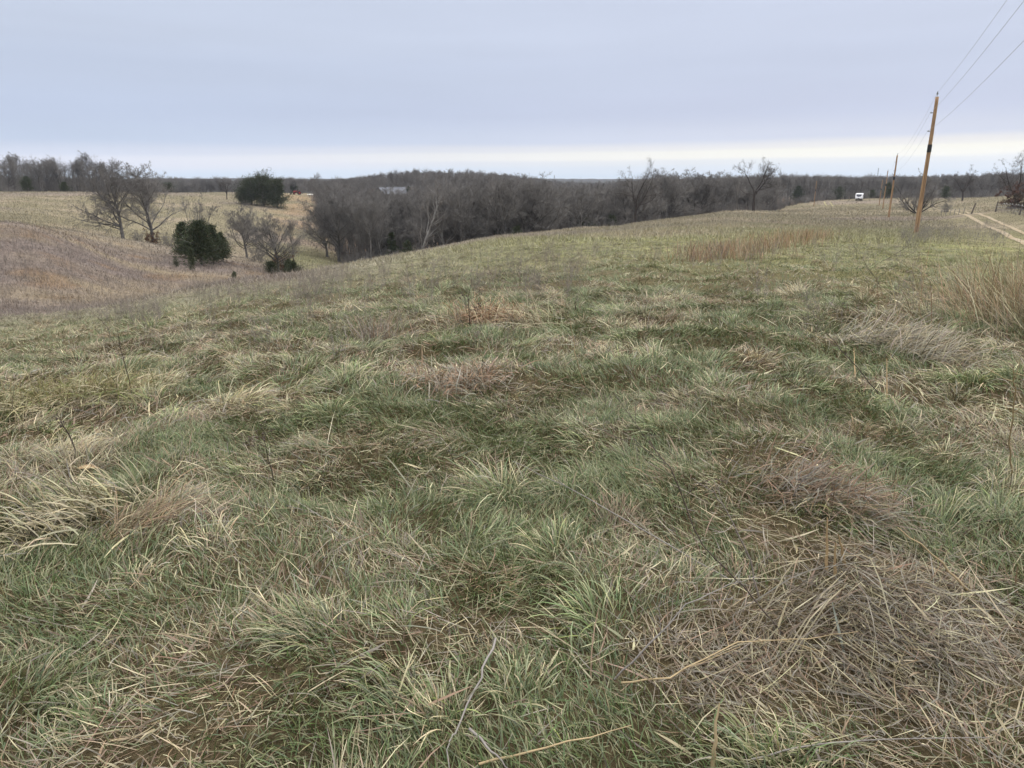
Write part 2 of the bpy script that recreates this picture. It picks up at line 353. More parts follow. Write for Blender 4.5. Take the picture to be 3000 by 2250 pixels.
def rut_dist(x, y):
    x = np.asarray(x, float); y = np.asarray(y, float); d = np.full(x.shape, 99.0)
    m = (x > RP[:, 0].min() - 8) & (y > RP[:, 1].min() - 8) & (y < RP[:, 1].max() + 8) & (x < RP[:, 0].max() + 8)
    if m.any():
        xm, ym = x[m], y[m]; dm = np.full(len(xm), 99.0)
        for k in range(0, len(RP), 16): dm = np.minimum(dm, np.sqrt(((xm[:, None] - RP[None, k:k + 16, 0]) ** 2 + (ym[:, None] - RP[None, k:k + 16, 1]) ** 2).min(1)))
        d[m] = dm
    return d

# ------------------------------------------------------------------ ground sheet
va = np.concatenate([np.linspace(-180, -48, 60, endpoint=False), np.linspace(-48, 48, 481), np.linspace(48, 180, 61)[1:]])
vr = np.exp(np.linspace(math.log(.35), math.log(3600), 720))
A, RR = np.meshgrid(np.radians(va[:-1]), vr, indexing='ij')
gx, gy = RR * np.sin(A), RR * np.cos(A); gz = H(gx, gy)
na, nr = A.shape
idx = np.arange(na * nr).reshape(na, nr); nxt = np.roll(idx, -1, axis=0)
q = np.stack([idx[:, :-1], idx[:, 1:], nxt[:, 1:], nxt[:, :-1]], -1).reshape(-1, 4)
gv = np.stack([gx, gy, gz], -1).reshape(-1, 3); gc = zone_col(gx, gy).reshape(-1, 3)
ctr = np.array([[0, 0, float(H(0.0, 0.01))]])
gv = np.vstack([gv, ctr]); gc = np.vstack([gc, gc[:1]])
ctri = np.stack([np.full(na, na * nr), idx[:, 0], nxt[:, 0]], -1)
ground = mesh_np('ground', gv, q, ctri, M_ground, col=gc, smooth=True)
tag(ground, 'rolling winter pasture of straw and green grass', kind='structure')

# ------------------------------------------------------------------ grass blades as real ribbons
def blades(x, y, length, dirn, phi0, bend, width, cb, ct, K=4, lift=.006, zoff=0.0, twist=.25, rng=rs, conform=True, tipw=.15):
    """x,y roots; dirn heading; phi0 tilt from vertical at the root; bend total extra tilt; returns verts, quads, colours"""
    n = len(x); length = np.broadcast_to(length, n); width = np.broadcast_to(width, n)
    z0 = H(x, y) + zoff
    seg = length / K
    P = np.empty((n, K + 1, 3)); P[:, 0] = np.stack([x, y, z0 - .01], -1)
    dd = dirn + 0.0; tw = rng.normal(0, twist, n)
    kb = rng.uniform(0, 1, n) < .2; kink = kb * rng.normal(0, 1.0, n); kphi = kb * rng.uniform(-.2, 1.0, n); kseg = rng.integers(0, max(K - 1, 1), n); phk = np.zeros(n)
    wv = np.empty((n, K + 1, 3)); roll = rng.uniform(-1.0, 1.0, n)
    for k in range(K + 1):
        ph = phi0 + bend * (k / K) ** 1.3 + phk
        d = np.stack([np.sin(ph) * np.sin(dd), np.sin(ph) * np.cos(dd), np.cos(ph)], -1)
        side = np.stack([np.cos(dd), -np.sin(dd), np.zeros(n)], -1)
        nrm = np.cross(side, d)
        wv[:, k] = side * np.cos(roll)[:, None] + nrm * np.sin(roll)[:, None]
        if k < K:
            P[:, k + 1] = P[:, k] + d * seg[:, None]
            dd = dd + tw / K + kink * (kseg == k); phk = phk + kphi * (kseg == k)
    if conform:
        lo = rng.uniform(0, 1, n) ** 2 * .05 + lift
        for k in range(1, K + 1):
            g = H(P[:, k, 0], P[:, k, 1]) + lo * (k / K if k < K else .9)
            P[:, k, 2] = np.maximum(P[:, k, 2], g)
    wk = np.array([.75] + [1.0] * (K - 1) + [tipw]) if K > 1 else np.array([1, tipw])
    if K > 2: wk[K - 1] = .72
    hw = (width[:, None] * wk[None] * .5)[..., None] * wv
    V = np.stack([P - hw, P + hw], 2).reshape(n, 2 * (K + 1), 3)
    b = (np.arange(n) * 2 * (K + 1))[:, None, None]; k = np.arange(K)[None, :, None] * 2
    Q = (b + k + np.array([0, 1, 3, 2])[None, None]).reshape(-1, 4)
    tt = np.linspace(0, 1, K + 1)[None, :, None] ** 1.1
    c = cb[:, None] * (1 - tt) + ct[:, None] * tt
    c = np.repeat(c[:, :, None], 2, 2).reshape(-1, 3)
    return V.reshape(-1, 3), Q, c
class Acc:
    def __init__(s): s.v, s.q, s.c, s.n = [], [], [], 0
    def add(s, r):
        s.v.append(r[0].astype(np.float32)); s.q.append(r[1] + s.n); s.c.append(r[2].astype(np.float32)); s.n += len(r[0])
    def build(s, name, mat=None, parent=None):
        return mesh_np(name, np.concatenate(s.v), np.concatenate(s.q), None, mat or M_blade, parent, np.concatenate(s.c))
def mixc(ws, cols_, n, rng=rs, jit=.26):
    k = rng.choice(len(cols_), n, p=np.array(ws) / sum(ws)); c = np.array(cols_)[k]
    return c * np.clip(rng.normal(.95, jit, (n, 1)), .35, 1.6) * np.clip(rng.normal(1, .04, (n, 3)), .8, 1.2)
def scatter(r0, r1, dens, amax=44, rng=rs):
    """random points in the wedge in front of the camera, area-uniform"""
    a = R(amax); area = a * (r1 * r1 - r0 * r0); n = int(area * dens)
    r = np.sqrt(rng.uniform(r0 * r0, r1 * r1, n)); t = rng.uniform(-a, a, n)
    return r * np.sin(t), r * np.cos(t)
def flow(x, y):
    return 2 * math.pi * fbm(x, y, .8, 61, 2) * 1.6 + .9
def wetness(x, y):    # 0 = dead thatch, 1 = lush green
    r = np.hypot(x, y)
    return np.clip((fbm(x, y, .55, 71, 3) - .5) * 2.3 + .70 + (fbm(x, y, 6, 75, 2) - .5) * .7 - 1.2 * mat_mask(x, y), 0, 1)

def tint(x, y, c, k=.68):
    r = np.hypot(x, y); f = (k * sstep(9, 26, r))[:, None]
    return c * (1 - f) + f * zone_col(x, y, False) * np.clip(rs.normal(1.02, .22, (len(x), 1)), .5, 1.7)
MAT0 = hit(2600, 1830)[:2]; MAT1 = hit(2060, 1960)[:2]
def mat_mask(x, y):
    """the trampled reed mat at the lower right"""
    n_ = (vnoise(x, y, .3, 55) - .5) * .5
    return np.maximum(1 - sstep(.2, .78, np.hypot((x - MAT0[0]) * .8, y - MAT0[1]) + n_ * 1.6), 1 - sstep(.15, .45, np.hypot(x - MAT1[0], y - MAT1[1]) + n_))
def turf(acc, r0, r1, dens, w, K, lscale=1.0, thin=1.0, amax=44):
    x, y = scatter(r0, r1, dens, amax); n = len(x)
    wet = wetness(x, y); r = np.hypot(x, y)
    keep = rs.uniform(0, 1, n) < (.35 + .65 * wet) * (1 - .72 * mat_mask(x, y)); x, y, wet, r = x[keep], y[keep], wet[keep], r[keep]; n = len(x)
    g = rs.uniform(0, 1, n) < (.34 + .62 * wet) * (1 - .3 * sstep(12, 60, r))
    cg = mixc([6, 2, 1.5], [GREEN * .78, BLUEG * .75, YELG * .6], n); cs = mixc([3, 3, 1, 4], [STRAW * .85, GREY * .8, PALE, BROWN * .95], n)  # turf greens darkened in colour to imitate the shade between tussocks
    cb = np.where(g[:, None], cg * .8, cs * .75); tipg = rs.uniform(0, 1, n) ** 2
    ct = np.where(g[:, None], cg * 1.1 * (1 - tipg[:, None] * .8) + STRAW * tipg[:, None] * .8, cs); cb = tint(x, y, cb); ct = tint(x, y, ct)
    ln = rs.gamma(6, .0094, n) * (.75 + .6 * wet) * lscale
    dirn = flow(x, y) + rs.normal(0, 1.0, n)
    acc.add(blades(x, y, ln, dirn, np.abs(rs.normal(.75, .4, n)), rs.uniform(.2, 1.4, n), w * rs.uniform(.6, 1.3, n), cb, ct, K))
def thatch(acc, r0, r1, dens, w, K, lscale=1.0, amax=44):
    x, y = scatter(r0, r1, dens, amax); n = len(x); wet = wetness(x, y)
    keep = rs.uniform(0, 1, n) < 1.0 - .9 * wet; x, y = x[keep], y[keep]; n = len(x)
    c = mixc([3, 3, 2, 4], [STRAW * .8, GREY * .85, PALE * .95, BROWN * 1.1], n)
    ln = rs.gamma(5, .024, n) * lscale
    c = tint(x, y, c); dirn = flow(x, y) + rs.normal(0, .8, n) + np.where(rs.uniform(0, 1, n) < .3, rs.uniform(-3, 3, n), 0)
    acc.add(blades(x, y, ln, dirn, rs.uniform(1.05, 1.5, n), rs.normal(.15, .25, n), w * rs.uniform(.5, 1.3, n) * np.where(rs.uniform(0, 1, n) < .06, 2.4, 1), c * .85, c, K, zoff=rs.uniform(0, .035, n)))
def tussocks(acc, r0, r1, dens, w, nb, K, amax=44, sc=1.0, wide=1.0):
    tx, ty = scatter(r0, r1, dens, amax); kp = rs.uniform(0, 1, len(tx)) > mat_mask(tx, ty) * 1.2; tx, ty = tx[kp], ty[kp]; T = len(tx)
    wet = wetness(tx, ty); size = np.clip(rs.lognormal(-.05, .35, T), .45, 2.0) * sc
    cnt = (nb * size ** 1.3 * rs.uniform(.6, 1.3, T)).astype(int); n = cnt.sum(); ti = np.repeat(np.arange(T), cnt)
    fa = flow(tx, ty)[ti] ; rad = rs.uniform(0, 1, n) ** .6; ra = rs.uniform(0, 2 * math.pi, n)
    s = size[ti]
    x = tx[ti] + rad * np.sin(ra) * .11 * s; y = ty[ti] + rad * np.cos(ra) * .11 * s
    comb = rs.uniform(.2, 2.2, T)[ti]
    hx = np.sin(ra) * (.35 + rad) + np.sin(fa) * comb + rs.normal(0, .5, n); hy = np.cos(ra) * (.35 + rad) + np.cos(fa) * comb + rs.normal(0, .5, n)
    dirn = np.arctan2(hx, hy)
    typ = np.clip(wet + rs.normal(0, .28, T), 0, 1)[ti]                # straw..green tussock
    ln = rs.gamma(12, .0112, n) * s * wide
    phi0 = np.abs(.35 + .65 * rad + rs.normal(0, .28, n)); bend = rs.uniform(.8, 1.9, n) * (.75 + .3 * comb / 1.2)
    cg = mixc([4, 4, 2], [GREEN, BLUEG, YELG], n); cs = mixc([4, 3, 2, 1], [STRAW, PALE, GREY, BROWN * 1.6], n); brn = (rs.uniform(0, 1, T) < .13)[ti]; cs = np.where(brn[:, None], mixc([4, 3, 2], [BROWN * 1.3, np.array([.36, .24, .14]), STRAW * .8], n), cs)
    g = (rs.uniform(0, 1, n) < typ * .9) & ~brn
    tip = rs.uniform(.0, 1, n)[:, None] ** 1.6
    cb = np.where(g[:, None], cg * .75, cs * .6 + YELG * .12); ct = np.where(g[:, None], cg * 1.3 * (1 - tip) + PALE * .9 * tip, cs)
    vt = rs.uniform(.75, 1.25, T)[ti][:, None]; cb = tint(x, y, cb * vt); ct = tint(x, y, ct * vt)
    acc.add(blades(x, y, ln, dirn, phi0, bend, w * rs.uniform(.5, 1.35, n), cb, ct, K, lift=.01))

g1 = Acc()
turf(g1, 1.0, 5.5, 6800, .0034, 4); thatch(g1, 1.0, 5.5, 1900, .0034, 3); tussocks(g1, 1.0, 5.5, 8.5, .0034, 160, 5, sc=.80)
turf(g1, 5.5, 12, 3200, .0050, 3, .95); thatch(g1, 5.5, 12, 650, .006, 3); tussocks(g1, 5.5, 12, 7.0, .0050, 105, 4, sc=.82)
o = g1.build('pasture_grass'); tag(o, 'near pasture of tangled green and straw coloured winter grass', 'grass', kind='stuff')
g2 = Acc()
turf(g2, 12, 30, 420, .0095, 2, 1.0); thatch(g2, 12, 30, 110, .009, 2); tussocks(g2, 12, 30, 5.0, .0085, 48, 3, sc=.8)
def far_grass(acc, r0, r1, dens, w, ln, amax=42):
    x, y = scatter(r0, r1, dens, amax); n = len(x)
    rd = rut_dist(x, y); m = (wood_mask(x, y) < .5) & (rd > .28); x, y, rd = x[m], y[m], rd[m]; n = len(x)
    c = zone_col(x, y) * np.clip(rs.normal(1.05, .24, (n, 1)), .5, 1.8)
    clump = fbm(x, y, 1.6, 81, 2)
    c = c * (.72 + .56 * fbm(x, y, 1.1, 83, 2))[:, None]
    L_ = ln * rs.uniform(.5, 1.3, n) * (.5 + clump) * (.22 + .78 * sstep(1.0, 6, rd))
    acc.add(blades(x, y, L_, rs.uniform(0, 6.28, n), np.abs(rs.normal(.5, .35, n)), rs.uniform(.2, 1.2, n), w * rs.uniform(.5, 1.4, n), c * .9, c * 1.08, 2, conform=False, twist=.1))
far_grass(g2, 30, 80, 42, .022, .24); far_grass(g2, 80, 160, 10, .045, .3); far_grass(g2, 160, 340, 2.4, .08, .36)
o = g2.build('field_grass'); tag(o, 'tufted grass covering the field and slopes farther off', 'grass', kind='stuff')

SKY_PX = [-1200, 0, 330, 400, 650, 900, 960, 1060, 1130, 1250, 1400, 1500, 1600, 1700, 1800, 1900, 2000, 2200, 2300, 2400, 2600, 2800, 3000, 4200]
SKY_PY = [508, 508, 512, 521, 517, 521, 526, 517, 506, 498, 500, 510, 524, 529, 520, 511, 505, 507, 511, 514, 517, 510, 504, 500]
def sky_z(a_deg, D):
    """height of the wood's skyline at this bearing, carried to distance D"""
    a = np.radians(a_deg); py = np.interp(PX0 + F * np.tan(a) * 1.0235, SKY_PX, SKY_PY); cy = (PY0 - py) / F
    return EYE + D * (cy * CP - SP) * np.cos(a) / (CP + cy * SP)
# ------------------------------------------------------------------ branching plants
def norm(v): return v / np.maximum(np.linalg.norm(v, axis=-1, keepdims=True), 1e-9)
def grow(par, spec, rng):
    """par: dict P (n,K+1,3), L (n), Rd (n,K+1). spec describes the children"""
    P, Ln, Rd = par['P'], par['L'], par['R']; n, K1, _ = P.shape
    c = spec['n']; cnt = np.maximum(1, rng.poisson(c, n)) if spec.get('poisson', True) else np.full(n, int(c))
    pi = np.repeat(np.arange(n), cnt); m = len(pi)
    t = rng.uniform(spec.get('t0', .2), spec.get('t1', 1.0), m) ** spec.get('tp', 1.0)
    u = t * (K1 - 1); k = np.clip(u.astype(int), 0, K1 - 2); f = (u - k)[:, None]
    pos = P[pi, k] * (1 - f) + P[pi, k + 1] * f; d = norm(P[pi, k + 1] - P[pi, k])
    rad = Rd[pi, k] * (1 - f[:, 0]) + Rd[pi, k + 1] * f[:, 0]
    rnd = norm(rng.normal(0, 1, (m, 3))); perp = norm(rnd - (rnd * d).sum(-1, keepdims=True) * d)
    a = R(1) * rng.normal(spec['ang'], spec.get('angs', 10), m) * (1 - spec.get('anglet', 0) * t)
    dd = norm(d * np.cos(a)[:, None] + perp * np.sin(a)[:, None])
    ln = Ln[pi] * spec.get('len', .5) * (1 - spec.get('lent', .5) * t) * rng.uniform(.65, 1.25, m)
    if 'dome' in spec:      # limbs reach out to a rounded crown outline
        cz, rx, rz_ = spec['dome']; bias = norm(dd + np.array([0, 0, spec.get('up', .1) * 2.2])); o3 = (pos - np.array([0, 0, cz])) / np.array([rx, rx, rz_]); d3 = bias / np.array([rx, rx, rz_])
        A2 = (d3 ** 2).sum(-1); B2 = (o3 * d3).sum(-1); C2 = (o3 ** 2).sum(-1) - 1
        ln = np.maximum((-B2 + np.sqrt(np.maximum(B2 * B2 - A2 * C2, 0))) / A2, .12 * rx) * rng.uniform(.78, 1.06, m)
    if 'maxl' in spec: ln = np.minimum(ln, spec['maxl'])
    r0 = np.minimum(rad * spec.get('rr', .6), ln * spec.get('rl', .03)); r0 = np.maximum(r0, spec.get('rmin', .004))
    K = spec.get('K', 4); Q = np.empty((m, K + 1, 3)); Q[:, 0] = pos
    up = np.array([0, 0, spec.get('up', .1)])
    for i in range(K):
        dd = norm(dd + rng.normal(0, spec.get('wig', .18), (m, 3)) + up)
        Q[:, i + 1] = Q[:, i] + dd * (ln / K)[:, None]
    tp = np.linspace(1, spec.get('taper', .25), K + 1)
    return dict(P=Q, L=ln, R=np.maximum(r0[:, None] * tp[None], spec.get('rmin', .004) * .8))
def tubes(levels, sides):
    """prisms for every segment of every branch of the given levels"""
    V, Q = [], []; off = 0
    for lv, s in zip(levels, sides):
        P, Rd = lv['P'], lv['R']; n, K1, _ = P.shape
        d = norm(np.gradient(P, axis=1)); ref = np.where(np.abs(d[..., 2:3]) > .9, np.array([1., 0, 0]), np.array([0, 0, 1.]))
        u = norm(np.cross(d, ref)); v = np.cross(d, u)
        an = np.arange(s) * 2 * math.pi / s
        ring = P[:, :, None] + Rd[:, :, None, None] * (u[:, :, None] * np.cos(an)[None, None, :, None] + v[:, :, None] * np.sin(an)[None, None, :, None])
        V.append(ring.reshape(-1, 3))
        b = (np.arange(n) * K1 * s)[:, None, None] + (np.arange(K1 - 1) * s)[None, :, None]
        j = np.arange(s)[None, None]; j2 = (j + 1) % s
        q_ = np.stack([b + j, b + j2, b + s + j2, b + s + j], -1).reshape(-1, 4)
        Q.append(q_ + off); off += n * K1 * s
    return np.concatenate(V), np.concatenate(Q)
def trunk(h, r, K=8, lean=(0, 0), wig=.05, rng=rs, base=(0, 0, 0), taper=.15, d0=(0, 0, 1)):
    P = [np.array(base, float) + np.array([0, 0, -.3])]; d = np.array(d0, float)
    d[0] += lean[0]; d[1] += lean[1]; d = norm(d)
    for i in range(K):
        d = norm(d + rng.normal(0, wig, 3) * np.array([1, 1, .3]) + np.array([0, 0, .04])); P.append(P[-1] + d * (h + .3) / K)
    t = np.linspace(0, 1, K + 1); rr = r * (1 - (1 - taper) * t); rr[0] *= 1.5
    return dict(P=np.array(P)[None], L=np.array([h]), R=rr[None])
def cat(*a):
    return dict(P=np.concatenate([q['P'] for q in a]), L=np.concatenate([q['L'] for q in a]), R=np.concatenate([q['R'] for q in a]))

def tree_levels(kind, h, rng):
    if kind == 'oak':          # short trunk, limbs fanning from low down, dense fine twigs in a round crown
        t0 = trunk(h * .72, h * .024, lean=rng.normal(0, .03, 2), rng=rng, wig=.06, taper=.3)
        l1 = grow(t0, dict(n=25, poisson=False, t0=.16, t1=1.0, tp=.8, ang=74, anglet=.6, dome=(h * .50, h * .60, h * .50), K=9, up=.055, wig=.13, rr=.5, rl=.018, taper=.2), rng)
        l2 = grow(l1, dict(n=11, t0=.12, ang=46, len=.44, lent=.45, K=5, up=.06, wig=.18, rl=.017, rmin=.014), rng)
        l3 = grow(l2, dict(n=8, t0=.12, ang=44, len=.42, lent=.3, K=3, up=.05, wig=.2, rl=.012, rmin=.0135), rng)
        l4 = grow(l3, dict(n=5, t0=.15, ang=42, len=.65, lent=.3, K=2, up=.04, wig=.2, rmin=.0115, maxl=.8), rng)
    elif kind == 'wood':       # tall forest tree
        t0 = trunk(h * .74, h * .0145, lean=rng.normal(0, .05, 2), rng=rng, wig=.06, taper=.35)
        l1 = grow(t0, dict(n=19, poisson=False, t0=.32, t1=1.0, tp=.75, ang=46, anglet=.5, dome=(h * .63, h * rng.uniform(.19, .27), h * .36), K=6, up=.12, wig=.11, rr=.55, rl=.022, taper=.2), rng)
        l2 = grow(l1, dict(n=9, t0=.15, ang=40, len=.42, lent=.35, K=4, up=.09, wig=.18, rl=.015, rmin=.015), rng)
        l3 = grow(l2, dict(n=6, t0=.15, ang=34, len=.55, lent=.3, K=2, up=.08, wig=.15, rmin=.011), rng)
        l4 = grow(l3, dict(n=2.6, t0=.2, ang=34, len=.7, lent=.3, K=2, up=.06, wig=.15, rmin=.009, maxl=.9), rng)
    elif kind == 'fan':        # several stems rising from one foot
        ts = [trunk(h * rng.uniform(.8, 1), h * .011, lean=(math.sin(a) * .28, math.cos(a) * .28), rng=rng, wig=.06) for a in np.arange(5) * 1.26 + rng.uniform(0, 1)]
        t0 = cat(*ts)
        l1 = grow(t0, dict(n=9, poisson=False, t0=.18, t1=.95, ang=38, anglet=.3, len=.40, lent=.5, K=5, up=.10, wig=.12, rr=.5, rl=.018, taper=.2), rng)
        l2 = grow(l1, dict(n=7, t0=.2, ang=34, len=.45, lent=.4, K=3, up=.08, wig=.15, rl=.015, rmin=.015), rng)
        l3 = grow(l2, dict(n=5, t0=.15, ang=36, len=.52, lent=.4, K=2, up=.06, wig=.15, rmin=.012), rng)
        l4 = grow(l3, dict(n=3, t0=.2, ang=34, len=.7, lent=.3, K=2, up=.04, wig=.15, rmin=.0095, maxl=.8), rng)
    elif kind == 'crook':      # open, crooked crown on a stout bole that forks low
        b0 = trunk(h * .30, h * .028, lean=rng.normal(0, .04, 2), rng=rng, wig=.05, taper=.8, K=8)
        tip = b0['P'][0, -2]; a0_ = rng.uniform(0, 6.28)
        forks = [trunk(h * rng.uniform(.50, .66) + .3, h * .016, d0=(math.sin(a0_ + j * 2.2) * .34, math.cos(a0_ + j * 2.2) * .34, 1), base=tuple(tip + [0, 0, .3]), rng=rng, wig=.13, taper=.22, K=8) for j in range(3)]
        t0 = cat(b0, *forks)
        l1 = grow(dict(P=t0['P'][1:], L=t0['L'][1:], R=t0['R'][1:]), dict(n=7, poisson=False, t0=.05, t1=1.0, ang=56, anglet=.4, len=.74, lent=.4, K=8, up=.06, wig=.20, rr=.48, rl=.015, taper=.12), rng)
        l2 = grow(l1, dict(n=11, t0=.15, ang=44, len=.38, lent=.3, K=5, up=.07, wig=.24, rl=.014, rmin=.012), rng)
        l3 = grow(l2, dict(n=6.5, t0=.15, ang=42, len=.46, lent=.3, K=4, up=.06, wig=.24, rl=.011, rmin=.009), rng)
        l4 = grow(l3, dict(n=2.2, t0=.2, ang=40, len=.5, lent=.3, K=2, up=.05, wig=.2, rmin=.009, maxl=.7), rng)
    elif kind == 'pale':       # pale upright stems, long wandering limbs
        t0 = trunk(h * .95, h * .017, lean=rng.normal(0, .06, 2), rng=rng, wig=.10, K=10)
        l1 = grow(t0, dict(n=13, poisson=False, t0=.22, t1=.97, ang=44, anglet=.3, len=.50, lent=.5, K=7, up=.11, wig=.16, rr=.55, rl=.024, taper=.2), rng)
        l2 = grow(l1, dict(n=6, t0=.2, ang=40, len=.40, lent=.4, K=4, up=.08, wig=.18, rl=.018, rmin=.014), rng)
        l3 = grow(l2, dict(n=4, t0=.15, ang=38, len=.5, lent=.4, K=3, up=.06, wig=.18, rmin=.009), rng)
        l4 = grow(l3, dict(n=2, t0=.2, ang=34, len=.6, lent=.3, K=2, up=.04, wig=.15, rmin=.007, maxl=.8), rng)
    elif kind == 'hedge':      # dense twiggy thicket
        ts = [trunk(h * rng.uniform(.6, 1), h * .008, lean=rng.normal(0, .30, 2), rng=rng, wig=.12, base=(*rng.normal(0, .12 * h, 2), 0), K=6) for _ in range(9)]
        t0 = cat(*ts)
        l1 = grow(t0, dict(n=9, poisson=False, t0=.05, t1=.95, ang=50, len=.42, lent=.4, K=4, up=.05, wig=.2, rl=.014), rng)
        l2 = grow(l1, dict(n=7, t0=.1, ang=44, len=.45, lent=.3, K=3, up=.04, wig=.2, rmin=.007), rng)
        l3 = grow(l2, dict(n=4, t0=.1, ang=40, len=.5, lent=.3, K=2, up=.03, wig=.2, rmin=.006), rng)
        l4 = grow(l3, dict(n=1.5, t0=.2, ang=34, len=.6, lent=.3, K=2, up=.02, wig=.15, rmin=.005, maxl=.5), rng)
    return [t0, l1, l2, l3, l4]
M_bark = mat_simple('grey_bark', (.125, .117, .11), .95, .35, 2.0, spec=.1, objvar=.25)
M_twig = mat_simple('twigs', (.188, .176, .166), .95, .2, .6, spec=.1, objvar=.22)
M_dkbark = mat_simple('dark_bark', (.055, .047, .043), .95, .35, 2.0, spec=.1)
M_dktwig = mat_simple('dark_twigs', (.09, .078, .07), .95, .2, .6, spec=.1)
M_pbark = mat_simple('pale_bark', (.28, .265, .25), .9, .35, 1.2, spec=.15)
M_ptwig = mat_simple('pale_twigs', (.21, .185, .165), .9, .2, 1.0, spec=.1)

class TreeKind:
    def __init__(s, kind, h, seed, bark=None, twig=None):
        rng = np.random.default_rng(seed); s.h = h
        lv = tree_levels(kind, h, rng)
        v, q_ = tubes(lv[:2], [7, 5]); s.tm = mesh_np('trunk', v, q_, mat=bark or M_bark, link=False, smooth=True).data
        v, q_ = tubes(lv[2:], [3, 3, 3]); s.cm = mesh_np('crown', v, q_, mat=twig or M_twig, link=False).data
    def place(s, name, p, height, label, cat_, group=None, rz=None, lean=None):
        e = empty(name, p, rs.uniform(0, 6.28) if rz is None else rz, height / s.h)
        if lean: e.rotation_euler = (lean[0], lean[1], e.rotation_euler[2])
        for nm, me in (('trunk', s.tm), ('crown', s.cm)):
            c = bpy.data.objects.new(nm, me); COL.objects.link(c); c.parent = e
        tag(e, label, cat_, group); return e
OAK = [TreeKind('oak', 12, 100 + i) for i in range(4)]
WOOD = [TreeKind('wood', 14, 200 + i) for i in range(7)]
FAN = [TreeKind('fan', 9, 300 + i) for i in range(3)]
CROOK = [TreeKind('crook', 12, 400 + i, M_dkbark, M_dktwig) for i in range(4)]
PALE_ = [TreeKind('pale', 14, 500 + i, M_pbark, M_ptwig) for i in range(3)]
HEDGE = [TreeKind('hedge', 3, 600 + i) for i in range(4)]

def ppH(px, D, top, base=None):
    """height that makes something at distance D in column px reach photo row `top`"""
    p = at(px, D, 600); a = math.atan2(p[0], p[1])
    return zpy(a, D, top) - p[2]
# single trees, each placed at its column and distance
singles = [
 (OAK[0], 'bare_tree', 352, 122, 478, 'bare tree with a dark fanning crown, standing left of its twin by the hollow', 1.3),
 (OAK[1], 'bare_tree', 440, 124, 492, 'bare tree with open fanning limbs, right of its dark crowned twin near the hollow', 4.0),
 (FAN[0], 'bare_tree', 577, 128, 580, 'small pale upright bare tree rising behind the big cedar in the hollow', .3),
 (OAK[2], 'bare_tree', 712, 118, 605, 'broad greyish bare tree just right of the cedars in the hollow', 2.2),
 (OAK[3], 'bare_tree', 800, 96, 625, 'tall bare tree above the low cedar bushes at the end of the hollow', .9),
 (WOOD[3], 'bare_tree', 856, 98, 640, 'slender bare tree at the right end of the hollow row', 2.9),
 (CROOK[0], 'bare_tree', 671, 288, 524, 'small dark bare tree alone on the olive slope, left of the round cedar clump', 1.0),
 (OAK[1], 'bare_tree', 985, 146, 575, 'big bushy bare tree forming the left corner of the valley wood', 5.0),
 (OAK[3], 'bare_tree', 950, 150, 600, 'rounded bushy bare tree at the outermost left corner of the valley wood', .2),
 (WOOD[1], 'bare_tree', 1078, 142, 560, 'straight bare tree with visible bole at the left foot of the valley wood', 2.0),
 (PALE_[0], 'sycamore_tree', 1228, 128, 538, 'white barked bare tree with a forked crown, most striking in the valley wood', 1.9),
 (PALE_[1], 'sycamore_tree', 1305, 129, 528, 'white barked crooked tree right of the most striking pale tree', .5),
 (PALE_[2], 'sycamore_tree', 1412, 127, 535, 'pale barked tree with twisting stem in the middle of the valley wood', 3.7),
 (PALE_[1], 'sycamore_tree', 1625, 146, 545, 'faint pale stemmed tree in the valley wood left of the lone field tree', 2.6),
 (CROOK[1], 'bare_tree', 1860, 136, 491, 'lone open crowned bare tree at the field edge in front of the valley wood', 2.4),
 (CROOK[2], 'bare_tree', 2205, 178, 455, 'tallest twin stemmed bare tree on the skyline, with crooked limbs', .6),
 (CROOK[3], 'bare_tree', 2810, 300, 494, 'bare tree with a bent trunk alone on the far right slope', 1.2),
 (CROOK[1], 'bare_tree', 2962, 128, 462, 'dark crooked bare tree leaning over the fence at the right', 4.4),
 (CROOK[0], 'bare_tree', 3035, 112, 480, 'dark bare tree half out of frame beyond the fence corner', 2.4),
 (WOOD[2], 'bare_tree', 938, 470, 503, 'bare tree rising above the far treeline left of the white stack', 2.4),
 (WOOD[5], 'bare_tree', 2160, 195, 508, 'bare tree just left of the tallest twin stemmed tree', 2.4),
]
for k, nm, px, D, top, lab, rz in singles:
    k.place(nm, at(px, D), ppH(px, D, top), lab, 'tree', rz=rz)
# low spreading tree beside the second pole
rng = np.random.default_rng(77)
h = 9.0
stems = [trunk(h * rng.uniform(.8, 1), .17, lean=(math.sin(a) * s_, math.cos(a) * s_), rng=rng, wig=.12, taper=.2, K=9) for a, s_ in ((1.4, 1.7), (4.6, 2.3), (.3, .6), (3.4, .4), (5.3, .9), (2.3, .35), (1.2, .7))]
t0 = cat(trunk(1.2, .42, rng=rng, K=9, taper=.8), *stems)
l1 = grow(t0, dict(n=12, poisson=False, t0=.12, t1=.97, ang=48, len=.46, lent=.4, K=6, up=.13, wig=.16, rr=.5, rl=.02), rng)
l2 = grow(l1, dict(n=8, t0=.15, ang=38, len=.45, lent=.35, K=4, up=.09, wig=.18, rl=.014, rmin=.012), rng)
l3 = grow(l2, dict(n=10, t0=.15, ang=38, len=.55, lent=.35, K=3, up=.06, wig=.18, rmin=.012), rng)
l4 = grow(l3, dict(n=2, t0=.2, ang=36, len=.5, lent=.3, K=2, up=.05, wig=.15, rmin=.008, maxl=.8), rng)
e = empty('spreading_tree', at(2688, 165), 0, ppH(2688, 165, 498) / 10.4)
v, q_ = tubes([t0, l1], [7, 5]); mesh_np('trunk', v, q_, mat=M_dkbark, parent=e, smooth=True)
v, q_ = tubes([l2, l3, l4], [3, 3, 3]); mesh_np('crown', v, q_, mat=M_twig, parent=e)
